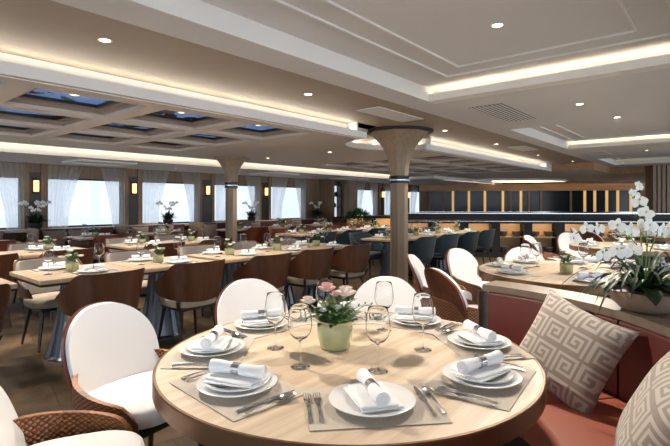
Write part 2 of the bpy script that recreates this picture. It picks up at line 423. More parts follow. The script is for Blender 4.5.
# ---- window wall
WV = 10.5; SILL, HEAD, WTOP = .86, 1.88, 2.15
WINS = [(-.55, .95), (1.45, 2.95), (3.40, 4.92), (5.39, 6.86), (7.40, 8.88), (9.40, 10.80), (13.4, 14.8), (15.4, 16.8), (17.3, 18.9)]
w = MB(); prev = X0
for a, b_ in WINS + [(X1, X1)]:
    w.box(prev, a, WV, WV+.12, 0, WTOP)
    if b_ > a: w.box(a, b_, WV, WV+.12, 0, SILL); w.box(a, b_, WV, WV+.12, HEAD, WTOP)
    prev = b_
struct(w, 'wall_left', 'wood_wall', smooth=False)
trim(MB().box(X0, 11.5, WV-.40, WV, SILL-.05, SILL-.002).box(13.2, X1, WV-.06, WV, SILL-.05, SILL), 'ceil_coffer', smooth=False)
for k, (a, b_) in enumerate(WINS):
    wf = MB()
    for x0, x1, z0, z1 in ((a, a+.03, SILL, HEAD), (b_-.03, b_, SILL, HEAD), (a+.03, b_-.03, SILL, SILL+.03), (a+.03, b_-.03, HEAD-.03, HEAD)):
        wf.box(x0, x1, WV+.04, WV+.09, z0, z1)
    o = struct(wf, 'window_%d' % (k+1), 'black', smooth=False)
    g = MB().box(a+.03, b_-.03, WV+.06, WV+.066, SILL+.03, HEAD-.03).build('window_pane', 'pane', o, smooth=False)
def curtain(a, side, wt, wb, label):
    # side +1: hangs from a towards +x
    def fn(u, v):
        z = SILL-.04 + (WTOP-.02-SILL+.04)*v
        s_ = wb + (wt-wb)*(v**1.7)
        x = a + side*u*s_
        y = WV-.10 + .022*math.sin(u*PI*13) * (.5+.5*v) + .01*math.sin(u*31+v*3)
        return Vector((x, y, z))
    o = MB().grid(fn, 78, 14).build('sheer_curtain', 'voile', ang=180)
    tag(o, label, 'curtain')
ordn = ['first', 'second', 'third', 'fourth', 'fifth', 'sixth', 'seventh', 'eighth', 'ninth', 'tenth', 'eleventh', 'twelfth']
plc = ['', 'leftmost window in view', 'window right of the first wall lamp', 'window right of the second wall lamp', 'window behind the far wooden column', 'last window before the display niche', 'window just right of the display niche', 'window behind the near column', 'window beside the back bar']
for k, (a, b_) in enumerate(WINS):
    if k == 0: continue
    curtain(a-.03, 1, .68, .38, 'sheer white curtain, left side of the %s' % plc[k])
    curtain(b_+.03, -1, .55, .30, 'sheer white curtain, right side of the %s' % plc[k])
# piers with dark mirror strip, pilasters and lamp
def make_sconce():
    t = thing('wall_lamp', '', 'lamp')
    MB().box(-.05, .05, -.02, 0, -.16, .16, .004).build('back_plate', 'wood_dark', t)
    MB().lathe([(0, -.11), (.043, -.11), (.047, -.10), (.047, .10), (.043, .11), (0, .11)], 20, 0, -.075).build('lamp_shade', 'shade', t)
    MB().box(-.012, .012, -.09, -.02, -.135, -.115).build('bracket', 'bronze', t)
    return t
pnames = ['at the far left edge of the window wall', 'on the pier right of the leftmost window', 'on the pier between second and third windows', 'on the pier just left of the far wooden column', 'on the pier just right of the far wooden column', '', 'beyond the display niche, left of the far window', 'just left of the near column on the far window wall', 'just right of the near column on the far window wall']
for k, (a, b_) in enumerate(WINS[:-1]):
    if k == 5: continue
    p0, p1 = b_, WINS[k+1][0]
    if k > 5: p0, p1 = p1-.42, p1
    mid = (p0+p1)/2
    trim(MB().box(p0+.03, p0+.12, WV-.05, WV, SILL, WTOP).box(p1-.12, p1-.03, WV-.05, WV, SILL, WTOP), 'wood_wall', smooth=False)
    trim(MB().box(p0+.12, p1-.12, WV-.03, WV, SILL, WTOP-.18), 'wood_dark', smooth=False)
    inst('sconce', make_sconce, (mid, WV-.03, 1.70), 0, 'small glowing cylindrical wall lamp ' + (pnames[k+1] if k < 5 else pnames[k+1]), 'lamp', 'lamps on the window wall')
inst('sconce', make_sconce, (13.25, WV, 1.70), 0, 'small glowing cylindrical wall lamp just right of the wooden pier and display niche', 'lamp', 'lamps on the window wall')

# end pier with display niche
struct(MB().box(11.55, 11.65, 9.9, WV, 0, WTOP).box(11.65, 12.15, 10.3, WV, 0, .85).box(11.65, 12.15, 10.46, WV, 1.95, WTOP), 'wall_back', 'wood_wall', smooth=False)
pl = tag(MB().box(12.25, 12.7, 9.75, 10.2, 0, WTOP, .02).build('pillar', 'wood_col'), 'square wooden pillar between the display niche and the far windows', 'pillar')
ds = thing('display_shelf', 'narrow white window-lit display niche with dark shelves and ornaments', 'shelf', (11.9, 10.2, 0))
MB().box(-.22, .28, .06, .08, .9, 1.95).build('back_panel', emit('niche panel window glow', (.8, .88, 1), .8), ds, smooth=False)  # emission stands in for window light on the niche back
for z in (.88, 1.22, 1.58, 1.95): MB().box(-.22, .28, -.12, .06, z, z+.02).build('shelf', 'black', ds, smooth=False)
MB().box(-.25, -.22, -.14, .08, .86, 1.97).box(.28, .31, -.14, .08, .86, 1.97).build('frame', 'wood_dark', ds, smooth=False)
for z, x in ((1.24, .02), (1.60, -.05), (1.60, .12)):
    o = MB().lathe([(0, 0), (.05, 0), (.08, .05), (.06, .11), (.02, .13), (.025, .15), (0, .15)], 14).build('vase', 'black')
    o.location = (11.9+x, 10.15, z+.001)
    tag(o, {0.02: 'dark vase on the middle shelf of the display niche', -.05: 'left dark vase on the top shelf of the display niche', .12: 'right dark vase on the top shelf of the display niche'}[x], 'vase')

# ------------------------------------------------------------------ columns
def column(loc, hcap, label, r=.135, capr=.49, disc='black'):
    t = thing('column', label, 'column', (loc[0], loc[1], 0), R(22.5))
    n = 8
    MB().lathe([(0, 0), (r, 0), (r, 1.66), (0, 1.66)], n).build('shaft', 'wood_col', t, ang=30)
    MB().lathe([(0, 0), (r+.018, 0), (r+.018, .03), (r+.01, .035), (r+.01, .075), (r+.018, .08), (r+.018, .11), (0, .11)], n, cz=1.66).build('collar', 'black_gloss', t)
    MB().lathe([(r+.022, 0), (r+.024, .012), (r+.022, .02)], n, cz=1.70).build('collar_band', 'chrome', t)
    H = hcap-.035 - 1.77
    prof = [(0, 0), (r, 0)]
    for i in range(1, 15):
        q = i/14; prof.append((r+.01 + (capr-r-.05)*(q**2.6), H*q))
    prof += [(0, H)]
    MB().lathe(prof, n, cz=1.77).build('flared_capital', 'wood_col', t, ang=30)
    MB().lathe([(0, 0), (capr, 0), (capr+.02, .012), (capr+.02, .034), (0, .034)], 32, cz=hcap-.035).build('capital_disc', disc, t)
    return t
column(COLA, ZL, 'near faceted oak column with flared top, dark collar and black disc')
column(COLB, ZS, 'far faceted oak column with flared top, standing before the windows', r=.115, capr=.34, disc='wood_col')

# ------------------------------------------------------------------ ceiling fittings
def make_downlight(lm='lens'):
    t = thing('ceiling_light', '', 'light')
    MB().lathe([(.034, 0), (.045, 0), (.047, -.004), (.040, -.007), (.034, -.004), (.034, 0)], 24).build('trim_ring', 'ceil_white', t)
    MB().lathe([(0, -.002), (.034, -.002)], 24).build('lens', lm, t)
    return t
def spot(loc, e, size=1.9, blend=.6, rad=.05, col=(1, .89, .76)):
    l = bpy.data.lights.new('bulb', 'SPOT'); l.energy = e*SPOTK; l.spot_size = size; l.spot_blend = blend; l.shadow_soft_size = rad; l.color = col
    o = bpy.data.objects.new('bulb', l); COL.objects.link(o); return o
TCX, TCY = cw(.05, 1.92).x, cw(.05, 1.92).y
DL = [
 (1.37, 3.17, ZL, 'in the taupe ceiling strip at upper left', 40),
 (3.36, 3.20, ZL, 'in the taupe ceiling strip near the middle of the view', 45),
 (6.36, 3.24, ZL, 'in the taupe ceiling strip just right of the near column top', 30),
 (8.44, 3.27, ZL, 'in the taupe ceiling strip, second right of the near column', 30),
 (10.98, 3.30, ZL, 'in the taupe ceiling strip, third right of the near column', 30),
 (13.2, 3.1, ZL, 'at the far end of the taupe ceiling strip beside the wood bulkhead', 20),
 (3.17, 1.22, ZT, 'alone in the middle of the large raised tray at top right', 55),
 (5.62, 1.25, ZL, 'between the big tray and the second tray, right of the air vent', 45),
 (6.78, 1.08, ZL, 'small one in the ceiling before the second raised tray', 25),
 (7.67, 1.09, ZT, 'in the second raised tray above the orchid', 45),
 (11.39, 1.29, ZL, 'between the second and third raised trays at right', 40),
 (6.10, 5.29, ZS, 'left of the near column in the slab below the coffers', 35),
 (6.12, 6.92, ZS, 'between the two columns, farther from the viewer', 35),
 (15.2, 5.6, ZS, 'in the bar ceiling left of the glowing oval', 60),
 (17.6, 3.6, ZS, 'in the bar ceiling right of the glowing oval', 60),
 (14.6, 2.2, ZL, 'beside the third raised tray, before the wood bulkhead', 40),
 (5.6, 9.4, 2.15, 'in the window-side ceiling left of the far column', 20),
 (9.2, 9.4, 2.15, 'in the window-side ceiling right of the far column', 20),
]
for x, y, z, lab, e in DL:
    t = inst('dl', make_downlight, (x, y, z), 0, 'round ceiling light ' + lab, 'light', 'recessed ceiling lights')
    s_ = spot(None, e); s_.location = (x, y, z-.03)
    if lab.startswith('in the taupe ceiling strip at upper left'):   # gimballed lamp aimed at the near table
        s_.data.energy = 340; s_.data.spot_size = 1.5; s_.data.spot_blend = .8; s_.rotation_euler = (Vector((TCX, TCY, .75)) - s_.location).to_track_quat('-Z', 'Y').to_euler()
    if lab.startswith('between the big'): s_.data.energy = 260; s_.rotation_euler = (Vector((4.5, 1.1, .75)) - s_.location).to_track_quat('-Z', 'Y').to_euler()
    if lab.startswith('in the second raised'): s_.data.energy = 230
    if lab.startswith('alone'): s_.data.energy = 200; s_.rotation_euler = (Vector((2.2, .9, .75)) - s_.location).to_track_quat('-Z', 'Y').to_euler()
ZC = 2.355
k = 0
rown = ['nearest row', 'middle row', 'row by the windows']
def make_panel():
    t = thing('ceiling_panel', '', 'ceiling panel')
    MB().box(-.355, .355, -.355, .355, 0, .02).build('panel', 'sky_panel', t, smooth=False)
    fr = MB()
    for a0, a1, b0, b1 in ((-.355, .355, -.355, -.33), (-.355, .355, .33, .355), (-.355, -.33, -.33, .33), (.33, .355, -.33, .33)): fr.box(a0, a1, b0, b1, -.03, -.001)
    fr.build('frame', 'wood_dark', t, smooth=False)
    return t
for us, nm in ((UC[3:], 'near coffered field'), (UC2, 'far coffered field')):
    for i, u in enumerate(us):
        for j, v in enumerate(VC):
            pz = 'backlit blue sky panel, %s from left, %s, %s' % (ordn[i], rown[j], nm)
            inst('panel', make_panel, (u, v, ZC), 0, pz, 'ceiling panel', 'backlit sky panels in the coffers')
            inst('dl2', lambda: make_downlight('lens_warm'), (u, v, ZC-.006), 0, 'round light in %s coffer from left, %s, %s' % (ordn[i], rown[j], nm), 'light', 'lights in the coffers')
            if i < 4: s_ = spot(None, 26 if nm[0] == 'n' else 22); s_.location = (u, v, ZC-.05)
# air vents
def make_vent(nx, L, W, nm):
    t = thing(nm, '', 'vent')
    MB().box(0, L, 0, W, -.004, 0).build('backing', 'vent_dark', t, smooth=False)
    for i in range(nx):
        y = W*(i+.5)/nx
        MB().box(0, L, y-W/nx*.25, y+W/nx*.25, -.007, -.004).build('slat', 'ceil_white', t, smooth=False)
    return t
inst('vent', lambda: make_vent(8, 1.2, .38, 'air_vent'), (5.03, 1.89, ZL), 0, 'long slatted air vent in the grey ceiling between the first two trays', 'vent')
def grille(name, x, y, lab, L=.55, W=.3):
    t = thing(name, lab, 'grille', (x, y, ZL))
    MB().box(0, L, 0, W, -.008, 0, .002).build('plate', 'ceil_white', t, smooth=False)
    d = MB()
    for i in range(7): d.lathe([(0, -.010), (.014, -.010), (.014, -.008)], 8, L+.07, W*(i+.5)/7)
    d.build('holes', 'vent_dark', t)
grille('ceiling_grille', 4.3, 3.0, 'pale rectangular ceiling grille with a dotted edge beside the near column top', 1.0, .33)
grille('ceiling_grille', 11.0, 2.0, 'pale rectangular ceiling grille with a dotted edge before the third tray', .9, .36)
grille('ceiling_grille', 9.0, 2.95, 'pale rectangular access plate in the taupe strip past the near column', .9, .33)

# cove lights (strips lying in the troughs)
def area(loc, sx, sy, e, rot, col=(1, .86, .66)):
    l = bpy.data.lights.new('cove_strip', 'AREA'); l.shape = 'RECTANGLE'; l.size = sx; l.size_y = sy; l.energy = e*COVEK; l.color = col
    o = bpy.data.objects.new('cove_strip', l); o.location = loc; o.rotation_euler = rot; COL.objects.link(o); return o
for t in TR:
    wd = t[3]-t[2]
    area((t[1]+.09, (t[2]+t[3])/2, ZL+.03), .03, wd, (.8 if t[0] > 12 else 5.5)*wd/2.5, (0, R(155), 0), (1, .84, .60))
area(((X0+5.0)/2, VS0+.10, 2.345), 8.0, .03, 24, (R(205), 0, 0), (1, .93, .80))
area(((6.95+13.4)/2, VS0+.10, 2.345), 6.4, .03, 20, (R(205), 0, 0), (1, .93, .80))
for i in range(8):
    a = PI - PI*(i+.5)/8
    area((COLA[0]+.9*math.cos(a), COLA[1]+.9*math.sin(a)+.02, 2.345), .3, .03, .9, (R(180), 0, a))
area((5.2, VS1-.1, 2.36), 16.4, .03, 95, (R(100), 0, 0))
area((18.5, 7.35, 2.1), 8, .03, 10, (R(170), 0, 0))

# ------------------------------------------------------------------ chairs
def leg(mb, x0, y0, z0, x1, y1, r0=.020, r1=.011):
    mb.tube([(x0, y0, z0), ((x0+x1)/2, (y0+y1)/2, z0/2), (x1, y1, 0)], [r0, (r0+r1)/2, r1], 8); return mb

def seat_poly(w, d, n=40, e=3.2, off=0):
    pts = []
    for i in range(n):
        a = 2*PI*i/n; c, s_ = math.cos(a), math.sin(a)
        pts.append(((w/2+off)*math.copysign(abs(c)**(2/e), c), (d/2+off)*math.copysign(abs(s_)**(2/e), s_)))
    return pts
def cushion_disc(w, d, z0, z1, e=3.2, puff=.02):
    mb = MB(); rings = []
    prof = [(-.02, z0), (0, z0+.008), (.006, (z0+z1)/2), (0, z1-.012), (-.02, z1)]
    for off, z in prof: rings.append([mb.bm.verts.new((x, y, z)) for x, y in seat_poly(w, d, e=e, off=off)])
    for q in (.7, .4):
        rings.append([mb.bm.verts.new((x*q, y*q, z1+puff*(1-q*q)*1.0)) for x, y in seat_poly(w, d, e=e, off=-.02)])
    n = len(rings[0])
    for a, b_ in zip(rings, rings[1:]):
        for i in range(n): mb.bm.faces.new([a[i], a[(i+1) % n], b_[(i+1) % n], b_[i]])
    mb.bm.faces.new(rings[0]); mb.bm.faces.new(rings[-1])
    return mb

def make_round_chair():
    """white oval-backed chair; front is +y, floor at z=0"""
    t = thing('dining_chair', '', 'chair')
    def backpt(u, v, off=0):
        # u across -1..1 , v 0..1 up
        U = (u-.5)*2; v = math.sin(min(1.02, v)*PI/2)
        z = .455 + .395*v
        wd = .19 + .045*math.sin(PI*min(1, v*.95+.1))
        # oval top
        if v > .5:
            q = (v-.5)/.5; wd *= (max(0, 1-q**3.0))**.42*.999+.001
        x = U*wd
        y = -.205 - .15*v + .42*x*x*1.9 + off
        return Vector((x, y, z))
    MB().grid(lambda u, v: backpt(u, v) + Vector((0, .018, 0)), 16, 22, thick=lambda u, v: (0, -.030, 0)).build('backrest', 'white_fab', t, ang=60)
    MB().grid(lambda u, v: backpt(.5+(u-.5)*1.05, v*1.015) + Vector((0, -.0125, 0)), 16, 22, thick=lambda u, v: (0, -.022, 0)).build('back_shell', 'mahogany', t, ang=60)
    cushion_disc(.46, .47, .405, .49, puff=.018).build('seat', 'white_fab', t, ang=50)
    # wrap-around quilted arm band
    def arm(u, v):
        a = R(-180+18) + (R(180)-2*R(18))*0
        phi = -R(138) + 2*R(138)*u           # 0 = straight back
        rx, ry = .268, .275
        q = abs(phi)/R(138)
        top = .605 - .10*(q**1.5) - (.07*((q-.88)/.12)**2 if q > .88 else 0)
        z = .33 + (top-.33)*v
        x = rx*math.sin(phi); y = -ry*math.cos(phi)*(1.0 if abs(phi) < PI/2 else 1.0) - .01
        fl = .03*v*(1-q*.6)
        return Vector((x*(1+fl), y*(1+fl)-.005, z))
    def armt(u, v):
        phi = -R(138) + 2*R(138)*u
        return (.022*math.sin(phi), -.022*math.cos(phi), 0)
    MB().grid(arm, 44, 5, thick=armt, uvs=(6, 1.3)).build('arm_band', 'quilt', t, ang=60)
    MB().box(-.20, .20, -.19, .19, .36, .404, .01).build('seat_frame', 'wood_dark', t)
    for sx in (-1, 1):
        for y0, y1 in ((.16, .20), (-.16, -.23)):
            leg(MB(), sx*.16, y0, .365, sx*.205, y1).build('leg', 'wood_dark', t)
    return t

def make_shell_chair(shell, pad, seat):
    def mk():
        t = thing('dining_chair', '', 'chair')
        PH = R(118)
        def shp(u, v, off=0):
            phi = -PH + 2*PH*u; q = abs(phi)
            if q < R(48): top = .815
            else:
                e = min(1, (q-R(48))/(PH-R(48))); e = e*e*(3-2*e); top = .815 - .235*e
            bot = .44 + .05*min(1, q/PH)
            z = bot + (top-bot)*v
            fl = 1 + .17*v
            rx, ry = .258+off, .25+off
            e = 2/2.7
            c, s_ = math.cos(phi), math.sin(phi)
            x = rx*math.copysign(abs(s_)**e, s_)*fl; y = -ry*math.copysign(abs(c)**e, c)*fl
            return Vector((x, y-.02*v, z))
        MB().grid(lambda u, v: shp(u, v), 44, 8, thick=lambda u, v: (shp(u, v, .014)-shp(u, v))).build('back_shell', shell, t, ang=50)
        MB().grid(lambda u, v: shp(.17+.66*u, .06+.90*v, -.022), 34, 8, thick=lambda u, v: (shp(.17+.66*u, .06+.90*v, -.001)-shp(.17+.66*u, .06+.90*v, -.022))).build('back_pad', pad, t, ang=50)
        cushion_disc(.47, .46, .385, .465, puff=.012).build('seat', seat, t, ang=50)
        MB().box(-.19, .19, -.18, .18, .35, .384, .01).build('seat_frame', 'wood_dark', t)
        for sx in (-1, 1):
            MB().tube([(sx*.20, -.17, .37), (sx*.235, -.20, .46)], .016, 8).build('side_bracket', 'wood_dark', t)
            for y0, y1 in ((.16, .20), (-.15, -.22)):
                leg(MB(), sx*.165, y0, .355, sx*.21, y1).build('leg', 'wood_dark', t)
        return t
    return mk
mk_brown = make_shell_chair('wood_shell', 'grey_fab', 'beige_fab')
mk_teal = make_shell_chair('teal_fab', 'teal_fab', 'teal_seat')
mk_maroon = make_shell_chair('mahogany', 'maroon', 'beige_fab')

def face(dx, dy): return math.atan2(dy, dx) - PI/2
def chair_cam(bx, by, fx, fy, label, group):
    """white chair: centre of its backrest and facing, in viewpoint metres"""
    f_ = Vector((fx, fy)).normalized(); c = (bx+f_.x*.27, by+f_.y*.27)
    p = cw(*c); d = cw(f_.x, f_.y)
    return inst('round_chair', make_round_chair, p, face(d.x, d.y), label, 'chair', group)
G1 = 'white chairs around the round tables'
chair_cam(-1.13, 2.34, .85, -.5, 'white round-backed chair with quilted tan arms, left of the near round table', G1)
chair_cam(-1.14, 1.455, .92, .39, 'white round-backed chair cut off by the lower left corner of the photo', G1)
chair_cam(-.55, 3.07, .47, -.88, 'white round-backed chair behind the near round table, left of its flower pot', G1)
chair_cam(.35, 3.17, -.14, -.99, 'white round-backed chair behind the near round table, right of its flower pot', G1)
chair_cam(.86, 3.70, .93, .30, 'chair seen from behind with mahogany shell, nearest one at the second round table', G1)
chair_cam(.83, 4.62, .95, -.30, 'white chair seen edge on, just right of the near column', G1)
chair_cam(1.42, 5.22, .57, -.82, 'white round-backed chair with beige seat at the left of the second round table', G1)
chair_cam(2.17, 5.33, -.05, -1, 'white round-backed chair behind the second round table, under its flowers', G1)
def chair_w(u, v, fx, fy, label, group, key='round_chair', mk=make_round_chair):
    return inst(key, mk, (u, v, 0), face(fx, fy), label, 'chair', group)
chair_w(7.65, 2.12, 0, -1, 'white round-backed chair at the left side of the third round table', G1)
chair_w(8.55, 1.9, -.7, -.7, 'white round-backed chair at the far left of the third round table', G1)
chair_w(10.5, 2.12, .1, -1, 'white round-backed chair at the left side of the farthest round table', G1)
chair_w(9.75, 1.75, .8, -.6, 'mahogany-shelled white chair seen from the side at the farthest round table', G1)
chair_w(6.95, 1.9, .6, -.8, 'white chair nearest the viewer at the third round table', G1)

# ------------------------------------------------------------------ tables
def round_table(u, v, r, label):
    t = thing('round_table', label, 'table', (u, v, 0))
    MB().lathe([(0, .746), (r-.012, .746), (r-.012, .75), (0, .75)], 96).build('table_top', 'oak_top', t, ang=30, rz=0)
    MB().lathe([(0, .685), (r-.006, .685), (r, .69), (r, .747), (r-.003, .7505), (r-.012, .7505), (r-.012, .7455), (0, .7455)], 96).build('rim', 'bronze', t, ang=30)
    MB().lathe([(0, 0), (.33, 0), (.33, .012), (.28, .03), (.16, .30), (.12, .55), (.17, .684), (0, .684)], 72, flute=.03, fn=18).build('pedestal', 'steel_blue', t, ang=30)
    return t
TC = (1.50, 1.20)
# exact centre from the fitted circle
tc_ = cw(.05, 1.92); TC = (tc_.x, tc_.y)
T2 = cw(2.12, 4.2)
round_table(TC[0], TC[1], .75, 'large round oak table with bronze rim in the foreground')
round_table(T2.x, T2.y, .80, 'second round oak table with bronze rim behind the booth partition')
round_table(7.75, 1.1, .75, 'third round oak table seen beyond the orchid and second round table')
round_table(10.7, 1.1, .75, 'farthest round oak table near the bar')
def make_rect(L, D):
    def mk():
        t = thing('dining_table', '', 'table')
        MB().box(0, L, 0, D, .715, .75, .004).build('table_top', 'oak_row', t, smooth=False)
        MB().box(.006, L-.006, .006, D-.006, .695, .714).build('apron', 'wood_dark', t, smooth=False)
        MB().lathe([(0, 0), (.24, 0), (.24, .012), (.22, .03), (.15, .35), (.11, .694), (0, .694)], 60, L/2, D/2, flute=.035, fn=15).build('pedestal', 'steel_blue', t, ang=30)
        return t
    return mk

# ------------------------------------------------------------------ tableware
def plate_prof(r):
    return [(0, 0), (r*.55, 0), (r*.58, .004), (r*.98, .018), (r, .021), (r*.985, .0225), (r*.62, .009), (r*.55, .0065), (0, .0065)]
def make_plate(r, name='dinner_plate'):
    return lambda: MB().lathe(plate_prof(r), 40).build(name, 'plate', ang=60)
def make_napkin():
    """folded linen with a rolled cloth held by a steel ring; lies along x"""
    t = thing('napkin', '', 'napkin')
    fold = MB()
    for k, (w_, d_, a) in enumerate(((.165, .112, .05), (.155, .10, -.05))):
        mt = Matrix.Rotation(a, 4, 'Z')
        fold.box(-w_/2, w_/2, -d_/2, d_/2, .0005+k*.006, .006+k*.006, .0025, 2, mt)
    fold.build('folded_cloth', 'linen', t)
    rl = MB(); pts = []; rad = []
    for i in range(13):
        q = i/12; pts.append((-.088+.176*q, .003*math.sin(q*6), .031)); rad.append((.0165+.006*abs(q-.5))*(1 - .10*math.exp(-((q-.5)/.10)**2)) + .0008*math.sin(q*13))
    rl.tube(pts, rad, 18)
    for s_ in (-1, 1):  # spiral edge at both ends
        sp = [(s_*.0885, (.003+.0017*a)*math.cos(a), .031+(.003+.0017*a)*math.sin(a)) for a in [j*.45 for j in range(18)]]
        rl.tube(sp, .0018, 5)
    rl.build('rolled_cloth', 'linen', t, ang=60)
    MB().tube([(-.014, 0, .031), (.014, 0, .031)], .0172, 24, cap=False).build('napkin_ring', 'chrome', t)
    return t
def make_mat(L=.40, D=.285): return lambda: MB().box(-L/2, L/2, -D/2, D/2, 0, .0022, .0008, 1).build('placemat', 'mat_fab')
def make_fork():
    mb = MB()
    mb.grid(lambda u, v: Vector(((u-.5)*(.009+.006*abs(2*v-1)**2), -.10+.115*v, .003+.004*math.sin(v*3))), 2, 10, thick=lambda u, v: (0, 0, .0018))
    mb.grid(lambda u, v: Vector(((u-.5)*(.008+.016*min(1, v*1.8)), .015+.035*v, .003+.004*math.sin(3)+.002*v)), 4, 5, thick=lambda u, v: (0, 0, .0016))
    for x in (-.0100, -.0035, .0035, .0100): mb.tube([(x, .05, .0062), (x, .075, .0075), (x*.95, .095, .0050)], [.0015, .0015, .0009], 6)
    return mb.build('fork', 'chrome')
def make_knife():
    mb = MB()
    mb.tube([(0, -.11, .005), (0, -.05, .005), (0, -.005, .005)], [.0055, .0062, .0045], 10, flat=.6)
    mb.grid(lambda u, v: Vector(((u-.5)*(.017*(1-.75*v**4))+.001, -.005+.115*v, .0035)), 3, 10, thick=lambda u, v: (0, 0, .002))
    return mb.build('knife', 'chrome')
def make_spoon():
    mb = MB()
    mb.grid(lambda u, v: Vector(((u-.5)*(.007+.006*abs(2*v-1)**2), -.10+.135*v, .004+.004*math.sin(v*3))), 2, 10, thick=lambda u, v: (0, 0, .0018))
    mb.lathe([(0, .003), (.012, .005), (.0185, .0085), (.020, .011), (.0185, .0095), (.012, .0065), (0, .0045)], 20, 0, .058, 0, None, sx=1, sy=1.45)
    return mb.build('spoon', 'chrome')
def make_glass():
    out = [(0, 0), (.034, 0), (.036, .0015), (.03, .003), (.006, .006), (.0038, .012), (.0036, .05), (.0038, .092), (.008, .100), (.028, .112), (.041, .132), (.0455, .155), (.0445, .18), (.039, .215), (.0355, .232)]
    inn = [(.0345, .232), (.038, .215), (.0434, .18), (.0444, .155), (.040, .1335), (.027, .1135), (0, .105)]
    return MB().lathe(out+inn, 36).build('wine_glass', 'glass', ang=80)
def petals_round(mb, c, r, n=16, layers=4):
    c = Vector(c)
    for L in range(layers):
        rr = r*(1-L/layers*.75)
        for i in range(max(4, n-L*3)):
            a = 2*PI*i/max(4, n-L*3) + L*.6
            d = Vector((math.cos(a), math.sin(a), .2+L*.55))
            mb.leaf(c+Vector((0, 0, L*r*.12)), d, rr, rr*.85, -.5, 4, .6)
def make_pot(kind):
    def mk():
        t = thing('flower_pot', '', 'plant')
        if kind == 'big':
            MB().lathe([(0, 0), (.058, 0), (.064, .006), (.073, .05), (.076, .085), (.070, .098), (.074, .108), (.076, .118), (.070, .120), (.066, .10), (.068, .07), (.06, .02), (0, .015)], 40).build('pot', 'pot_green', t, ang=60)
            rng = random.Random(3); fo = MB(); z0 = .11
            for i in range(240):
                a = rng.uniform(0, 2*PI); el = rng.uniform(.1, 1.3); r0 = rng.uniform(0, .07); h = rng.uniform(0, .07)
                if i % 9 == 0: L, W = rng.uniform(.06, .10), .016
                else: L, W = rng.uniform(.025, .055), rng.uniform(.013, .026)
                fo.leaf((r0*math.cos(a)*1.2, r0*math.sin(a)*1.2, z0+h*(1.2-r0*8)), (math.cos(a), math.sin(a), math.tan(el)*.6), L, W, .5, 4)
            fo.build('foliage', 'leaf', t)
            for a, L in ((0.2, .16), (-.5, .14), (2.6, .15)):
                s_ = MB(); P = [Vector((.03*math.cos(a), .03*math.sin(a), .12)) + Vector((math.cos(a)*L*q, math.sin(a)*L*q, .05*math.sin(q*2))) for q in (0, .3, .6, 1)]
                s_.tube(P, .0015, 5)
                for i in range(10):
                    q = i/9; b_ = P[0].lerp(P[-1], q) + Vector((0, 0, .05*math.sin(q*2)-.045*q)); sd = 1 if i % 2 else -1
                    s_.leaf(b_, (math.cos(a+sd*.9), math.sin(a+sd*.9), .4), .025, .009, .1, 3)
                s_.build('sprig', 'leaf', t)
            c = cw(1, 0)   # sideways direction of the posy
            for (X, Y, z, r, m_) in ((-.035, .01, .215, .036, 'petal_pink'), (.045, .0, .195, .043, 'petal_cream'), (-.115, -.01, .165, .032, 'petal_cream'), (.0, .03, .19, .022, 'petal_pink'), (.01, -.04, .15, .018, 'petal_white'), (-.05, -.045, .14, .016, 'petal_white')):
                p = cw(X, Y, z+.02); mb = MB(); petals_round(mb, p, r*1.25, 13, 5); fl = mb.build('blossom', m_, t)
            MB().tube([(0, 0, .1), cw(-.09, -.01, .165)], .002, 5).tube([(0, 0, .1), cw(.035, 0, .19)], .002, 5).tube([(0, 0, .1), cw(-.03, .01, .2)], .002, 5).build('stem', 'stem', t)
        else:
            MB().lathe([(0, 0), (.045, 0), (.052, .005), (.056, .074), (.051, .074), (.048, .02), (0, .015)], 20).build('pot', 'pot_green', t, ang=60)
            rng = random.Random(5); fo = MB()
            for i in range(70):
                a = rng.uniform(0, 2*PI)
                fo.leaf((.03*math.cos(a), .02*math.sin(a), .08+rng.uniform(0, .06)), (math.cos(a), math.sin(a), rng.uniform(.1, 1.6)), rng.uniform(.03, .065), .02, .4, 4)
            fo.build('foliage', 'leaf', t)
            for k2, (X, Y, z, m_) in enumerate(((-.035, -.03, .135, 'petal_white'), (.065, -.01, .125, 'petal_cream'), (-.01, .03, .17, 'petal_white'), (-.08, .02, .12, 'petal_cream'))):
                mb = MB(); p = cw(X, Y, z); petals_round(mb, p, .036, 8, 2); b_ = mb.build('blossom', m_, t)
                mb = MB(); mb.lathe([(0, -.006), (.009, 0), (0, .008)], 10, p.x, p.y, p.z+.008).build('flower_centre', 'petal_core', b_)
        return t
    return mk

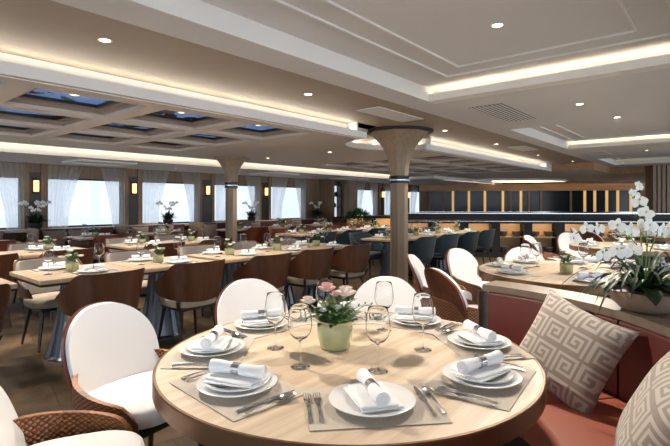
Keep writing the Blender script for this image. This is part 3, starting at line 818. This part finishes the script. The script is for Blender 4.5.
def put(key, mk, x, y, z, rz, label, cat, group, scale=1): return inst(key, mk, (x, y, z), rz, label, cat, group, scale)
def on_ring(c, r, ang, tang=0):
    """ang measured in the viewpoint frame"""
    a = R(ang); p = Vector((c[0], c[1], 0)) + cw(r*math.cos(a)-tang*math.sin(a), r*math.sin(a)+tang*math.cos(a))
    rz = a + PI/2 - (PI/2 - TH)     # local -y points outwards
    return p.x, p.y, rz
def setting(c, tname, ang, where, r, full, salad=True, nap_rot=0.0, pair_forks=True):
    x, y, rz = on_ring(c, r, ang)
    z = .751
    put('mat', make_mat(), x, y, z, rz, 'grey placemat of the %s setting %s' % (where, tname), 'placemat', 'placemats on round tables')
    put('plate', make_plate(.132), x, y, z+.0026, rz, 'white dinner plate of the %s setting %s' % (where, tname), 'plate', 'dinner plates')
    zz = z+.0026
    if salad:
        put('splate', make_plate(.108, 'side_plate'), x, y, zz+.0075, rz, 'small plate stacked on dinner plate, %s setting %s' % (where, tname), 'plate', 'small plates'); zz += .0075
    put('napkin', make_napkin, x, y, zz+.0185, rz+nap_rot, 'rolled napkin in ring, %s setting %s' % (where, tname), 'napkin', 'rolled napkins', 1.13)
    if full:
        d = 1
        for k3, (tg, key, mk, nm) in enumerate(((-.193, 'fork', make_fork, 'outer fork'), (-.163, 'fork', make_fork, 'inner fork'), (.163, 'knife', make_knife, 'knife'), (.193, 'spoon', make_spoon, 'spoon'))):
            fx, fy, frz = on_ring(c, r, ang, tg)
            put(key, mk, fx, fy, z+.0026, frz, 'steel %s of the %s setting %s' % (nm, where, tname), nm.split()[-1], 'cutlery on the round tables')
near = 'on the near round table'
SET = [(-83, 'front', .51, False, PI/2+.12), (-135, 'front left', .53, True, .45), (180, 'left', .555, True, .0), (137, 'back left', .57, True, -.5),
       (94, 'back middle', .57, True, .2), (52, 'back right', .585, True, .4), (9, 'right', .58, True, .1), (-34, 'front right', .55, True, -.35)]
for ang, wh, r_, sal, nr in SET: setting(TC, near, ang, wh, r_, True, sal, nr)
p = cw(.0, 1.98)
put('bigpot', make_pot('big'), p.x, p.y, .751, 0, 'green glazed pot with pink and white flowers centred on the near round table', 'plant', None)
GL = [(-.252, 1.97, 'left of the flower pot, behind the left setting'), (-.131, 1.744, 'just left of and before the flower pot'), (.157, 1.70, 'just right of and before the flower pot'),
      (.368, 1.945, 'before the back right setting'), (.236, 2.24, 'behind and right of the flower pot'), (-.05, 2.32, 'directly behind the flower pot')]
for X, Y, wh in GL:
    p = cw(X, Y); put('glass', make_glass, p.x, p.y, .751, 0, 'wine glass %s on the near round table' % wh, 'glass', 'wine glasses on the near round table')
# second round table
t2n = 'on the second round table'
for ang, wh in ((150, 'left'), (195, 'near left'), (-103, 'near middle'), (-50, 'near right'), (105, 'back left'), (60, 'back'), (15, 'right')):
    setting((T2.x, T2.y), t2n, ang, wh, .60, False, False, .3)
p = cw(2.05, 4.12); put('pot', make_pot('small'), p.x, p.y, .751, 0, 'green pot of small flowers at the centre of the second round table', 'plant', 'small flower pots')
for k4, (X, Y, wh) in enumerate(((1.78, 4.35, 'at the left, before the white chair'), (1.95, 4.5, 'left of and behind the flower pot'), (2.35, 4.4, 'right of the flower pot'), (2.55, 4.0, 'near the orchid leaves'), (2.3, 3.75, 'at the near right'))):
    p = cw(X, Y); put('glass', make_glass, p.x, p.y, .751, 0, 'clear wine glass on the second round table, %s' % wh, 'glass', 'wine glasses on the second round table')
for (c, nm) in (((7.75, 1.1), 'third'), ((10.7, 1.1), 'farthest')):
    for ang, wh in ((180, 'left'), (-130, 'near left'), (-80, 'near'), (-30, 'near right'), (120, 'back left'), (60, 'back right')):
        setting(c, 'on the %s round table' % nm, ang, wh, .56, False, False, .3)
    put('pot', make_pot('small'), c[0], c[1], .751, .5, 'green pot of small flowers at the centre of the %s round table' % nm, 'plant', 'small flower pots')
    for k4, (dx, dy) in enumerate(((-.2, .1), (.1, -.25), (.2, .2))):
        put('glass', make_glass, c[0]+dx, c[1]+dy, .751, 0, 'clear wine glass %s the flower pot on the %s round table' % (['left of', 'in front of', 'behind'][k4], nm), 'glass', 'wine glasses on far round tables')

# rows of rectangular tables: (row name, y0, depth, [(x0, x1)...], chair kind near, kind far)
ROWS = [
 ('front row', 4.14, .78, [(.31, 1.14), (1.29, 2.11), (2.12, 2.94), (3.06, 3.81), (3.82, 4.57), (4.58, 5.33)], 'brown', 'brown', 3),
 ('teal-chair front row', 4.16, .74, [(6.47, 7.32), (7.33, 8.18), (8.19, 9.04), (9.05, 9.90)], 'teal', 'teal', 2),
 ('middle row', 6.32, .72, [(.93, 1.78), (1.79, 2.62), (3.05, 3.87), (3.88, 4.70), ], 'brown', 'brown', 2),
 ('teal-chair middle row', 6.25, .72, [(6.35, 7.2), (7.21, 8.06), (8.07, 8.92), (8.93, 9.8)], 'teal', 'maroon', 1),
 ('window row', 8.55, .68, [(1.5, 2.4), (3.25, 4.15), (4.7, 5.6), (6.55, 7.45), (7.95, 8.85), (9.5, 10.4)], 'maroon', None, 1),
]
mks = {'brown': mk_brown, 'teal': mk_teal, 'maroon': mk_maroon}
desc = {'brown': 'walnut-backed chair', 'teal': 'deep teal chair', 'maroon': 'maroon mahogany-shelled chair'}
rr = random.Random(11)
for rn, y0, D, xs, ck, cf, lod in ROWS:
    vis = [x for x in xs if x[1] > (1.1 if rn != 'front row' else -9)]
    for i, (x0, x1) in enumerate(xs):
        tn = 'at %s table from left, %s' % (ordn[i], rn)
        L = round(x1-x0, 3); uc = (x0+x1)/2
        inst('rt%.2f_%.2f' % (L, D), make_rect(L, D), (x0, y0, 0), 0, 'rectangular oak-topped table, %s from left in the %s' % (ordn[i], rn), 'table', 'rectangular tables in rows')
        # chairs
        dx, dy, dr = rr.uniform(-.02, .02), rr.uniform(-.03, .03), rr.uniform(-.05, .05)
        chair_w(uc+dx, y0-.12+dy, math.sin(dr), 1, '%s, back to viewer, %s' % (desc[ck], tn), 'row chairs, near side', ck, mks[ck])
        if cf:
            dx, dy, dr = rr.uniform(-.02, .02), rr.uniform(-.03, .03), rr.uniform(-.05, .05)
            chair_w(uc+dx, y0+D+.12+dy, math.sin(dr), -1, '%s, facing viewer, %s' % (desc[cf], tn), 'row chairs, far side', cf, mks[cf])
        z = .7505; dd = D/2-.16
        for (yy, wh, rz) in ((y0+D/2-dd, 'near side', 0), (y0+D/2+dd, 'far side', PI)):
            xx = uc + (.06 if wh[0] == 'n' else -.10)
            if lod >= 2: put('smat', make_mat(.40, .29), xx, yy, z, rz, 'grey placemat on the %s %s' % (wh, tn), 'placemat', 'placemats on row tables')
            put('plate', make_plate(.132), xx, yy, z+.0026, rz, 'white plate on the %s %s' % (wh, tn), 'plate', 'plates on row tables')
            put('napkin', make_napkin, xx, yy, z+.0185, rz+rr.uniform(-.4, .4), 'rolled white napkin on the %s %s' % (wh, tn), 'napkin', 'napkins on row tables')
            if lod >= 3:
                put('fork', make_fork, xx-.165 if rz == 0 else xx+.165, yy, z+.0026, rz, 'steel fork on the %s %s' % (wh, tn), 'fork', 'cutlery on row tables')
                put('knife', make_knife, xx+.165 if rz == 0 else xx-.165, yy, z+.0026, rz, 'steel knife on the %s %s' % (wh, tn), 'knife', 'cutlery on row tables')
        put('pot', make_pot('small'), uc-.03+.15*0, y0+D/2+.0, z, i*.7, 'small green pot of white flowers %s' % tn, 'plant', 'small flower pots')
        put('glass', make_glass, uc-.24, y0+D/2-.05, z, 0, 'clear wine glass left of the flower pot %s' % tn, 'glass', 'wine glasses on row tables')
        if lod >= 2: put('glass', make_glass, uc+.24, y0+D/2+.08, z, 0, 'clear wine glass right of the flower pot %s' % tn, 'glass', 'wine glasses on row tables')

# banquette sofas along the windows
def make_sofa(L):
    def mk():
        t = thing('banquette_sofa', '', 'sofa')
        MB().box(0, L, 0, .52, .08, .32, .01).build('base', 'wood_dark', t)
        MB().box(.01, L-.01, -.03, .46, .321, .45, .03, 3).build('seat', 'banquette', t)
        MB().box(.01, L-.01, .44, .56, .40, .86, .035, 3).build('backrest', 'banquette', t)
        MB().box(-.03, .0, .0, .6, 0, .90, .01).build('end_panel', 'wood_wall', t)
        return t
    return mk
for i, (a, L) in enumerate(((1.35, 1.2), (2.95, 1.55), (4.6, 1.6), (6.4, 1.35), (7.85, 1.4), (9.35, 1.4))):
    inst('sofa%.2f' % L, make_sofa(L), (a, 9.50, 0), 0, 'burgundy banquette sofa, %s from the left along the windows' % ordn[i], 'sofa', 'banquettes under the windows')
def pillow_mesh(w_, h_, th, n=30, pat=None):
    def mk_(sgn):
        def fn(u, v):
            U, V = 2*u-1, 2*v-1
            pin = 1 - .07*(1-abs(U)**2)*abs(V)**6*0
            e = (max(0, 1-abs(U)**3.2))**.55*(max(0, 1-abs(V)**3.2))**.55
            x = U*w_/2*(1-.10*(1-V*V)*0 - .12*(1-abs(V)**2)*abs(U)**3)
            z = V*h_/2*(1-.12*(1-abs(U)**2)*abs(V)**3)
            return Vector((x, sgn*th/2*e, z))
        return fn
    mb = MB(); mb.grid(mk_(1), n, n); mb.grid(mk_(-1), n, n)
    bmesh.ops.remove_doubles(mb.bm, verts=mb.bm.verts, dist=.0008)
    return mb
pk = 0
for x, y in ((1.6, 9.80), (2.3, 9.81), (3.3, 9.80), (3.75, 9.82), (5.0, 9.80), (5.6, 9.80), (6.8, 9.80), (8.2, 9.80), (9.8, 9.80)):
    def mkp():
        return pillow_mesh(.42, .40, .14, 14).build('cushion', 'cush_plain')
    o = inst('pil', mkp, (x, y, .66), rr.uniform(-.15, .15), 'mauve throw cushion, %s from the left on the window banquettes' % ordn[pk], 'cushion', 'cushions on the window banquettes'); pk += 1
    o.rotation_euler.x = -.12

# ------------------------------------------------------------------ plants on the sill
def petal_orchid(mb, c, r, out, yaw):
    c = Vector(c); o_ = Vector(out).normalized(); s_ = o_.cross(Vector((0, 0, 1))).normalized(); up = s_.cross(o_)
    for k5, (a, L, W) in enumerate(((90, 1, .62), (215, .95, .55), (325, .95, .55), (5, 1.05, 1.05), (175, 1.05, 1.05))):
        d = (s_*math.cos(R(a+yaw)) + up*math.sin(R(a+yaw)) + o_*.12).normalized(); sd = d.cross(o_).normalized()
        prev = None
        for i in range(6):
            q = i/5; w_ = W*r*.5*math.sin(PI*(.05+.9*q))**.6; p = c + d*r*L*q + o_*(.10*r*math.sin(q*3) + .002*k5)
            if i == 5: w_ = .1*r
            cur = [mb.bm.verts.new(p-sd*w_-o_*w_*.25), mb.bm.verts.new(p), mb.bm.verts.new(p+sd*w_-o_*w_*.25)]
            if prev: mb.bm.faces.new([prev[0], prev[1], cur[1], cur[0]]); mb.bm.faces.new([prev[1], prev[2], cur[2], cur[1]])
            prev = cur
def make_sill_orchid():
    t = thing('potted_orchid', '', 'plant')
    MB().lathe([(0, 0), (.08, 0), (.11, .05), (.12, .11), (.112, .115), (.10, .06), (0, .05)], 24).build('pot', 'black', t)
    rng = random.Random(9); fo = MB()
    for i in range(70):
        a = rng.uniform(0, 2*PI); fo.leaf((.06*math.cos(a), .06*math.sin(a), .1), (math.cos(a), math.sin(a)*.55, rng.uniform(.7, 3)), rng.uniform(.14, .28), .04, .8, 6)
    fo.build('foliage', 'leaf_dark', t)
    for k6 in range(3):
        a = k6*2.1+.4; P = [Vector((0, 0, .1)), Vector((.05*math.cos(a), .05*math.sin(a), .35)), Vector((.15*math.cos(a), .12*math.sin(a), .50)), Vector((.27*math.cos(a), .15*math.sin(a), .50))]
        s_ = MB().tube(P, .003, 5).build('stem', 'stem', t)
        for j in range(5):
            q = P[1].lerp(P[2], j/2) if j < 3 else P[2].lerp(P[3], (j-2)/2)
            mb = MB(); petal_orchid(mb, q+Vector((rng.uniform(-.03, .03), -.03, rng.uniform(-.02, .03))), .045, (rng.uniform(-.5, .5), -1, .1), rng.uniform(-20, 20)); mb.build('blossom', 'petal_white', t)
    return t
for k7, (u, lab) in enumerate(((3.12, 'beside the leftmost wall lamp'), (7.12, 'left of the far wooden column'), (5.9, 'in the middle of the third window'), (8.45, 'right of the far wooden column'), (11.15, 'just left of the display niche'))):
    if u in (7.12,): continue
    inst('silorch', make_sill_orchid, (u, 10.24, .8585), 0, 'white orchid in a dark pot %s' % lab, 'plant', 'white orchids along the windows')

# ------------------------------------------------------------------ booth round the near table
tcv = Vector((TC[0], TC[1], 0))
def arc_solid(r0, r1, z0, z1, a0, a1, n=48, lean=0.0, rnd=0):
    """a0,a1 in degrees in room coordinates about the near table"""
    mb = MB()
    prof = [(r0, z0), (r1, z0), (r1, z1), (r0, z1)]
    if rnd:
        prof = []
        for (cx, cz, s0) in ((r1-rnd, z0+rnd, -90), (r1-rnd, z1-rnd, 0), (r0+rnd, z1-rnd, 90), (r0+rnd, z0+rnd, 180)):
            for q in range(5): a = R(s0+q*22.5); prof.append((cx+rnd*math.cos(a), cz+rnd*math.sin(a)))
    rings = []
    for i in range(n+1):
        a = R(a0+(a1-a0)*i/n)
        rings.append([mb.bm.verts.new(((r_+lean*(z_-z0))*math.cos(a), (r_+lean*(z_-z0))*math.sin(a), z_)) for r_, z_ in prof])
    m_ = len(prof)
    for a, b_ in zip(rings, rings[1:]):
        for i in range(m_): mb.bm.faces.new([a[i], a[(i+1) % m_], b_[(i+1) % m_], b_[i]])
    mb.bm.faces.new(rings[0]); mb.bm.faces.new(rings[-1])
    return mb
A0, A1 = -1.5, -150
bt = thing('booth_sofa', 'curved terracotta leather booth seat wrapping the near round table on the right', 'sofa', (TC[0], TC[1], 0))
arc_solid(.86, 1.38, .02, .30, A0-1.5, A1).build('base', 'wood_dark', bt)
segs = [(-3, -38), (-38.6, -74), (-74.6, -112), (-112.6, -149)]
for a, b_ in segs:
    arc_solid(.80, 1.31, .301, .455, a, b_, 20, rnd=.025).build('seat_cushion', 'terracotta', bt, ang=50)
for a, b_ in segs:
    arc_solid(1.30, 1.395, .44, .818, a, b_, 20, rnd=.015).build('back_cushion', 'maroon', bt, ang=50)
pt = thing('booth_partition', 'curved low partition with pale oak cap behind the booth seat', 'partition', (TC[0], TC[1], 0))
arc_solid(1.396, 1.47, 0, .82, A0, A1).build('panel', 'oak_cap', pt, ang=30)
arc_solid(1.30, 1.50, .82, .86, A0, A1).build('cap', 'oak_cap', pt, ang=30)
MB().box(1.31, 1.46, -.004, .0, .02, .815).build('end_strip', 'oak_cap', pt)
pt.children[-1].rotation_euler.z = R(A0)+.012

# greek-key cushions
SP = ["11111111",
      "10000001",
      "10111101",
      "10100101",
      "10110101",
      "10000101",
      "11111101",
      "00000001"]
def key_bit(i, j):
    n = 9; bi, bj = i // n, j // n; a, b_ = i % n, j % n
    if a == 8 or b_ == 8: return 0
    if (bi+bj) % 2: a = 7-a
    return SP[7-b_][a] == '1'
def make_key_cushion():
    mb = pillow_mesh(.465, .465, .17, 72); me_n = 36
    o = mb.build('cushion', None, ang=180)
    o.data.materials.append(M['cush_mid']); o.data.materials.append(M['cush_lite'])
    for p_ in o.data.polygons:
        c = p_.center
        # recover grid cell
        i = int((c.x/.465+.5)*me_n); j = int((c.z/.465+.5)*me_n)
        i = max(0, min(me_n-1, i)); j = max(0, min(me_n-1, j))
        p_.material_index = 1 if key_bit(i, j) else 0
    return o
def place_cushion(ang, r, z, tilt, spin, label, yaw=0):
    a = R(ang); x = TC[0]+r*math.cos(a); y = TC[1]+r*math.sin(a)
    o = inst('keycush', make_key_cushion, (x, y, z), 0, label, 'cushion', 'greek key cushions on the booth')
    # local y = normal. make it point to the table centre, lean back by tilt, spin about normal
    o.rotation_mode = 'QUATERNION'
    q = Matrix.Rotation(a + PI/2 + yaw, 4, 'Z') @ Matrix.Rotation(-tilt, 4, 'X') @ Matrix.Rotation(spin, 4, 'Y')
    o.rotation_quaternion = q.to_quaternion()
    return o
place_cushion(-34.5, 1.09, .665, -.44, -.29, 'square greek-key cushion leaning on the booth back, just right of the round table', yaw=.35)
place_cushion(-79, 1.07, .69, -.42, -.25, 'greek-key cushion cut off by the right edge, lower right corner of the booth')

# big orchid bowl on the cap
def make_big_orchid():
    t = thing('orchid_bowl', 'large white orchid arrangement in a bronze bowl on the booth partition', 'plant')
    MB().lathe([(0, 0), (.07, 0), (.10, .012), (.135, .045), (.152, .085), (.155, .098), (.148, .100), (.14, .085), (.12, .06), (0, .055)], 40).build('bowl', 'bowl_brown', t, ang=60)
    MB().lathe([(0, .088), (.08, .085), (.143, .078)], 24).build('soil', 'wood_dark', t)
    rng = random.Random(21)
    fo = MB()
    for i in range(13):   # broad basal leaves
        a = 2*PI*i/13 + rng.uniform(-.2, .2); fo.leaf((.04*math.cos(a), .04*math.sin(a), .09), (math.cos(a), math.sin(a), rng.uniform(.7, 1.5)), rng.uniform(.18, .26), .085, 1.15, 8, .3)
    fo.build('broad_leaves', 'leaf_dark', t)
    fo = MB()
    for i in range(64):   # long arching leaves
        a = rng.uniform(0, 2*PI); fo.leaf((.03*math.cos(a), .03*math.sin(a), .09), (math.cos(a)*.9, math.sin(a)*.9, rng.uniform(.7, 2.4)), rng.uniform(.26, .46), .016, 1.5, 10, .2)
    fo.build('arching_leaves', 'leaf_dark', t)
    # stems given sideways / height in the plane facing the room aisle
    stems = [([(0, 0, .1), (-.02, .02, .30), (-.10, .03, .40), (-.24, .04, .40), (-.33, .04, .34)], [(1.6, 1), (2.2, 1), (2.8, 1), (3.3, 1), (4, 1)]),
             ([(0, 0, .1), (.01, 0, .32), (-.01, -.01, .44), (-.06, -.02, .52), (-.09, -.02, .56)], [(1.7, 1), (2.3, 1), (3, .9), (3.6, .45), (4, .4)]),
             ([(.01, 0, .1), (.03, .01, .28), (.08, .02, .38), (.16, .02, .42), (.25, .02, .36)], [(1.8, 1), (2.3, 1), (2.8, 1), (3.3, 1), (3.8, 1)]),
             ([(0, .01, .1), (.0, .03, .34), (.0, .04, .46), (-.02, .04, .55), (-.03, .03, .60)], [(1.4, 1.), (2.0, .9), (2.9, .5), (3.5, .4), (4, .35)]),
             ([(0, -.01, .1), (-.04, -.03, .24), (-.12, -.05, .30), (-.22, -.05, .30), (-.28, -.05, .26)], [(1.8, 1), (2.6, 1), (3.4, .9)])]
    def to(p_): return cw(p_[0], p_[1], p_[2])
    for pts, fl in stems:
        P = [to(p_) for p_ in pts]
        MB().tube(P, .0028, 6).build('stem', 'stem', t)
        for q, sc in fl:
            i = min(3, int(q)); c = P[i].lerp(P[i+1], q-i)
            sd = cw(rng.uniform(-.5, .5), -1, rng.uniform(-.1, .25)); mb = MB()
            petal_orchid(mb, c + cw(0, -.025, 0) + Vector((0, 0, rng.uniform(-.02, .02))), (.034*sc+.004)*rng.uniform(.85, 1.15), sd, rng.uniform(-25, 25))
            b_ = mb.build('blossom', 'petal_white', t, ang=80)
            if sc > .8:
                c2 = c + cw(0, -.032, 0); MB().lathe([(0, -.006), (.006, 0), (0, .007)], 8, c2.x, c2.y, c2.z).build('lip', 'yellow', b_)
    br = MB(); rng2 = random.Random(4)
    for i in range(26):
        a = rng2.uniform(0, 2*PI); h = rng2.uniform(.15, .52); br.leaf(cw(rng2.uniform(-.06, .06), rng2.uniform(-.03, .05), h), (math.cos(a), math.sin(a), .6), rng2.uniform(.03, .06), .014, .3, 4)
    br.build('filler_leaves', 'leaf', t)
    return t
pa = R(-41.7); ob = make_big_orchid(); ob.location = (TC[0]+1.405*math.cos(pa), TC[1]+1.405*math.sin(pa), .8935)
p = cw(1.447, 2.17); ob.location = (p.x, p.y, .8605)

# ------------------------------------------------------------------ bar
def bar_counter():
    # front face runs across the view, slightly turned
    t = thing('bar_counter', 'long black-topped bar counter with lit niches in its front', 'bar')
    o = cw(1.72, 11.9); t.location = (o.x, o.y, 0); ang = math.atan2(cw(1, -.10).y, cw(1, -.10).x); t.rotation_euler.z = ang
    L = 7.0; n = 9; wv = L/n
    MB().box(0, L, .35, .6, 0, .90).box(0, L, 0, .35, 0, .12).box(0, L, 0, .35, .85, .90).build('body', 'black', t, smooth=False)
    for i in range(n+1): MB().box(max(0, i*wv-.10), min(L, i*wv+.10), 0, .35, .12, .85).build('post', 'black', t, smooth=False)
    for i in range(n):
        MB().box(i*wv+.1, (i+1)*wv-.1, .33, .348, .12, .85).build('niche_back', 'niche', t, smooth=False)
        MB().box(i*wv+.1, (i+1)*wv-.1, .05, .33, .50, .515).build('niche_shelf', 'niche', t, smooth=False)
    MB().box(-.12, L+.1, -.14, .55, .90, .94, .012, 2).build('counter_top', 'black_gloss', t)
    MB().box(-.12, L+.1, -.145, -.14, .905, .915).build('edge_strip', 'chrome', t, smooth=False)
    MB().box(-.05, L, .60, .95, 0, 1.075).build('rear_body', 'black', t, smooth=False)
    MB().box(-.12, L+.1, .52, 1.1, 1.076, 1.105, .008).build('rear_top', 'black_gloss', t)
    MB().box(-.12, L+.1, .514, .52, 1.085, 1.10).build('rear_edge_strip', 'chrome', t, smooth=False)
    mw = Matrix.Translation(t.location) @ Matrix.Rotation(ang, 4, 'Z')
    for i in range(n):
        for lv, z in (('lower', .121), ('upper', .516)):
            for q in range(2):
                x = i*wv + .22 + q*.33
                def mkd(): return MB().lathe([(0, 0), (.06, 0), (.10, .05), (.115, .12), (.105, .14), (0, .14)], 16).build('bowl', 'dish')
                P = mw @ Vector((x, .19, z))
                inst('dish', mkd, P, 0, 'dark %s bowl on the %s shelf, %s lit bar niche from left' % (['left', 'right'][q], lv, ordn[i]), 'bowl', 'bowls in the bar niches')
        P = mw @ Vector((i*wv+wv/2, .06, .83)); a = area(P, .45, .03, 2.0, (R(30), 0, ang), (1, .68, .38))
    return t
bar_counter()
# low lit cabinet behind the near column
lc = thing('low_cabinet', 'long low cabinet with lit niches behind the teal tables, left of the near column', 'cabinet')
o = cw(.30, 14.5); lc.location = (o.x, o.y, 0); lca = math.atan2(cw(1, -.02).y, cw(1, -.02).x); lc.rotation_euler.z = lca
MB().box(0, 3.6, .3, .5, 0, .89).box(0, 3.6, 0, .3, 0, .3).build('body', 'black', lc, smooth=False)
MB().box(-.05, 3.65, -.05, .55, .89, .96, .01).build('counter_top', 'wood_dark', lc)
for i in range(5):
    MB().box(i*.9-.07 if i else 0, min(3.6, i*.9+.07), 0, .3, .3, .89).build('post', 'black', lc, smooth=False)
mw = Matrix.Translation(lc.location) @ Matrix.Rotation(lca, 4, 'Z')
for i in range(4):
    MB().box(i*.9+.07, i*.9+.83, .28, .298, .3, .89).build('niche_back', 'niche', lc, smooth=False)
    area(mw @ Vector((i*.9+.45, .05, .84)), .6, .03, 2.5, (R(30), 0, lca), (1, .68, .38))

# back bar cabinets
bb = thing('back_bar_cabinet', 'wide wall cabinet behind the bar with dark glass doors and glowing gilt posts', 'cabinet')
p0, p1 = cw(3.55, 19.6), cw(12.9, 18.0); bb.location = (p0.x, p0.y, 0); ba = math.atan2(p1.y-p0.y, p1.x-p0.x); bb.rotation_euler.z = ba
LB = (p1-p0).length
MB().box(0, LB, .35, .40, 0, 2.25).build('back_panel', 'wood_wall', bb, smooth=False)
MB().box(0, LB, 0, .35, 0, .98).build('base_unit', 'black_gloss', bb, smooth=False)
MB().box(0, LB, -.05, .38, 1.86, 2.14).build('wood_band', 'wood_band', bb, smooth=False)
MB().box(0, LB, -.08, .38, .98, 1.02).build('ledge', 'chrome', bb, smooth=False)
def bx_at(px):   # distance along the cabinet for a sight line
    k = (px-335)/465; a = Vector((3.55, 19.6)); d = (Vector((12.9, 18.0))-a).normalized()
    return (k*a.y-a.x)/(d.x-k*d.y)
glow = [453, 469, 485, 503, 521, 585, 595, 607, 618, 631]
dim = [430, 443.5, 510.5, 529, 541, 571, 642]
allp = sorted(glow+dim)
for a, b_ in zip(allp, allp[1:]):
    MB().box(bx_at(a)+.03, bx_at(b_)-.03, .05, .07, 1.02, 1.86).build('glass_door', 'smoked', bb, smooth=False)
for a in dim: MB().box(bx_at(a)-.04, bx_at(a)+.04, .0, .12, 1.02, 1.86).build('post', 'wood_wall', bb, smooth=False)
for a in glow: MB().box(bx_at(a)-.045, bx_at(a)+.045, .0, .12, 1.02, 1.86).build('lit_post', 'post_glow', bb, smooth=False)
# oval light recess in the bar ceiling
oc = cw(6.7, 17.7)
ol = thing('oval_ceiling_light', 'long glowing oval ring light in the ceiling above the bar', 'light', (oc.x, oc.y, ZS), math.atan2(cw(1, 0).y, cw(1, 0).x))
area(((p0+p1)/2 + Vector((0, 0, 2.2)) + cw(0, -.5)), LB, .05, 14, (R(-40), 0, ba+PI), (1, .72, .42))
MB().lathe([(1.0, 0), (1.0, -.07), (.97, -.07), (.97, 0)], 64, sx=2.1, sy=.9).build('ring', 'ceil_white', ol)
MB().lathe([(.90, -.02), (.965, -.02)], 64, sx=2.1, sy=.9).build('light_band', 'strip', ol)
# slatted wooden wall at the right
sw = MB(); o1 = cw(9.1, 13.3); aw = math.atan2(cw(1, -.1).y, cw(1, -.1).x)
mt = Matrix.Translation(o1) @ Matrix.Rotation(aw, 4, 'Z')
sw.box(0, 3.0, .04, .4, 0, ZL, mat=mt)
for i in range(24): sw.box(i*.125, i*.125+.075, 0, .04, 0, ZL, mat=mt)
struct(sw, 'wall_right', 'wood_wall', smooth=False)
struct(MB().box(22.5, 22.6, -6, 10.5, 0, 2.6), 'wall_far', 'wood_wall', smooth=False)
# leafy bush in a tub beyond the teal tables
bu = thing('potted_shrub', 'round leafy green shrub in a dark tub left of the near column', 'plant', tuple(cw(.66, 13.4)))
MB().lathe([(0, 0), (.22, 0), (.28, .55), (.26, .55), (.22, .5), (0, .5)], 24).build('tub', 'black', bu)
MB().tube([(0, 0, .5), (0, 0, .85)], .02, 6).build('stem', 'wood_dark', bu)
fo = MB(); rng = random.Random(31)
for i in range(700):
    d = Vector((rng.gauss(0, 1), rng.gauss(0, 1), rng.gauss(0, .8))).normalized(); r_ = rng.uniform(.5, 1)**.5
    fo.leaf(Vector((0, 0, .90)) + Vector((d.x*.38*r_, d.y*.38*r_, d.z*.26*r_)), d+Vector((0, 0, .5)), .10, .05, .5, 3)
fo.build('foliage', 'leaf_bush', bu)

# ------------------------------------------------------------------ world, camera
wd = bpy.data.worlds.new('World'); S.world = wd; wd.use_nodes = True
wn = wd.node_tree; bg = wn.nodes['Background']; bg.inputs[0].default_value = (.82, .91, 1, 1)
# hazy sky, boosted right of and behind the viewpoint as added fill, dim sea below
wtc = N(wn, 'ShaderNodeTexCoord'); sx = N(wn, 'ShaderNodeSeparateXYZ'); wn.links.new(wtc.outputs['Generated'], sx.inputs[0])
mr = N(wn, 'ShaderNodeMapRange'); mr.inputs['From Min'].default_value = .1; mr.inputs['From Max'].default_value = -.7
mr.inputs['To Min'].default_value = WIN; mr.inputs['To Max'].default_value = SKY_FILL; wn.links.new(sx.outputs['Y'], mr.inputs['Value'])
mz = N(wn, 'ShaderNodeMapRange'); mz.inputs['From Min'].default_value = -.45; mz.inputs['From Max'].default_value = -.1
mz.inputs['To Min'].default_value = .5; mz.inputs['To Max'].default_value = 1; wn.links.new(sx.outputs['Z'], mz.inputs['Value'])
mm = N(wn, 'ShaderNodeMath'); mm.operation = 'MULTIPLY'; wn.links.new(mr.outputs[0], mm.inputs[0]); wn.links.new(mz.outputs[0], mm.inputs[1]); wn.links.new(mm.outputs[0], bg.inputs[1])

cam = bpy.data.cameras.new('Camera'); co = bpy.data.objects.new('Camera', cam); COL.objects.link(co)
cam.sensor_width = 36; cam.lens = 465/670*36; cam.shift_y = -(223-203)/670
co.location = (0, 0, EYE); co.rotation_euler = (R(90), 0, -(PI/2-math.atan2(sT, cT)))
cam.clip_start = .05; cam.clip_end = 200
S.camera = co
S.view_settings.view_transform = 'Standard'; S.view_settings.look = 'None'; S.view_settings.exposure = 0; S.view_settings.gamma = 1
S.view_settings.use_curve_mapping = False

for o in bpy.data.objects:
    if 'label' in o and len(o['label'].split()) > 16: print('LONG', len(o['label'].split()), o['label'])
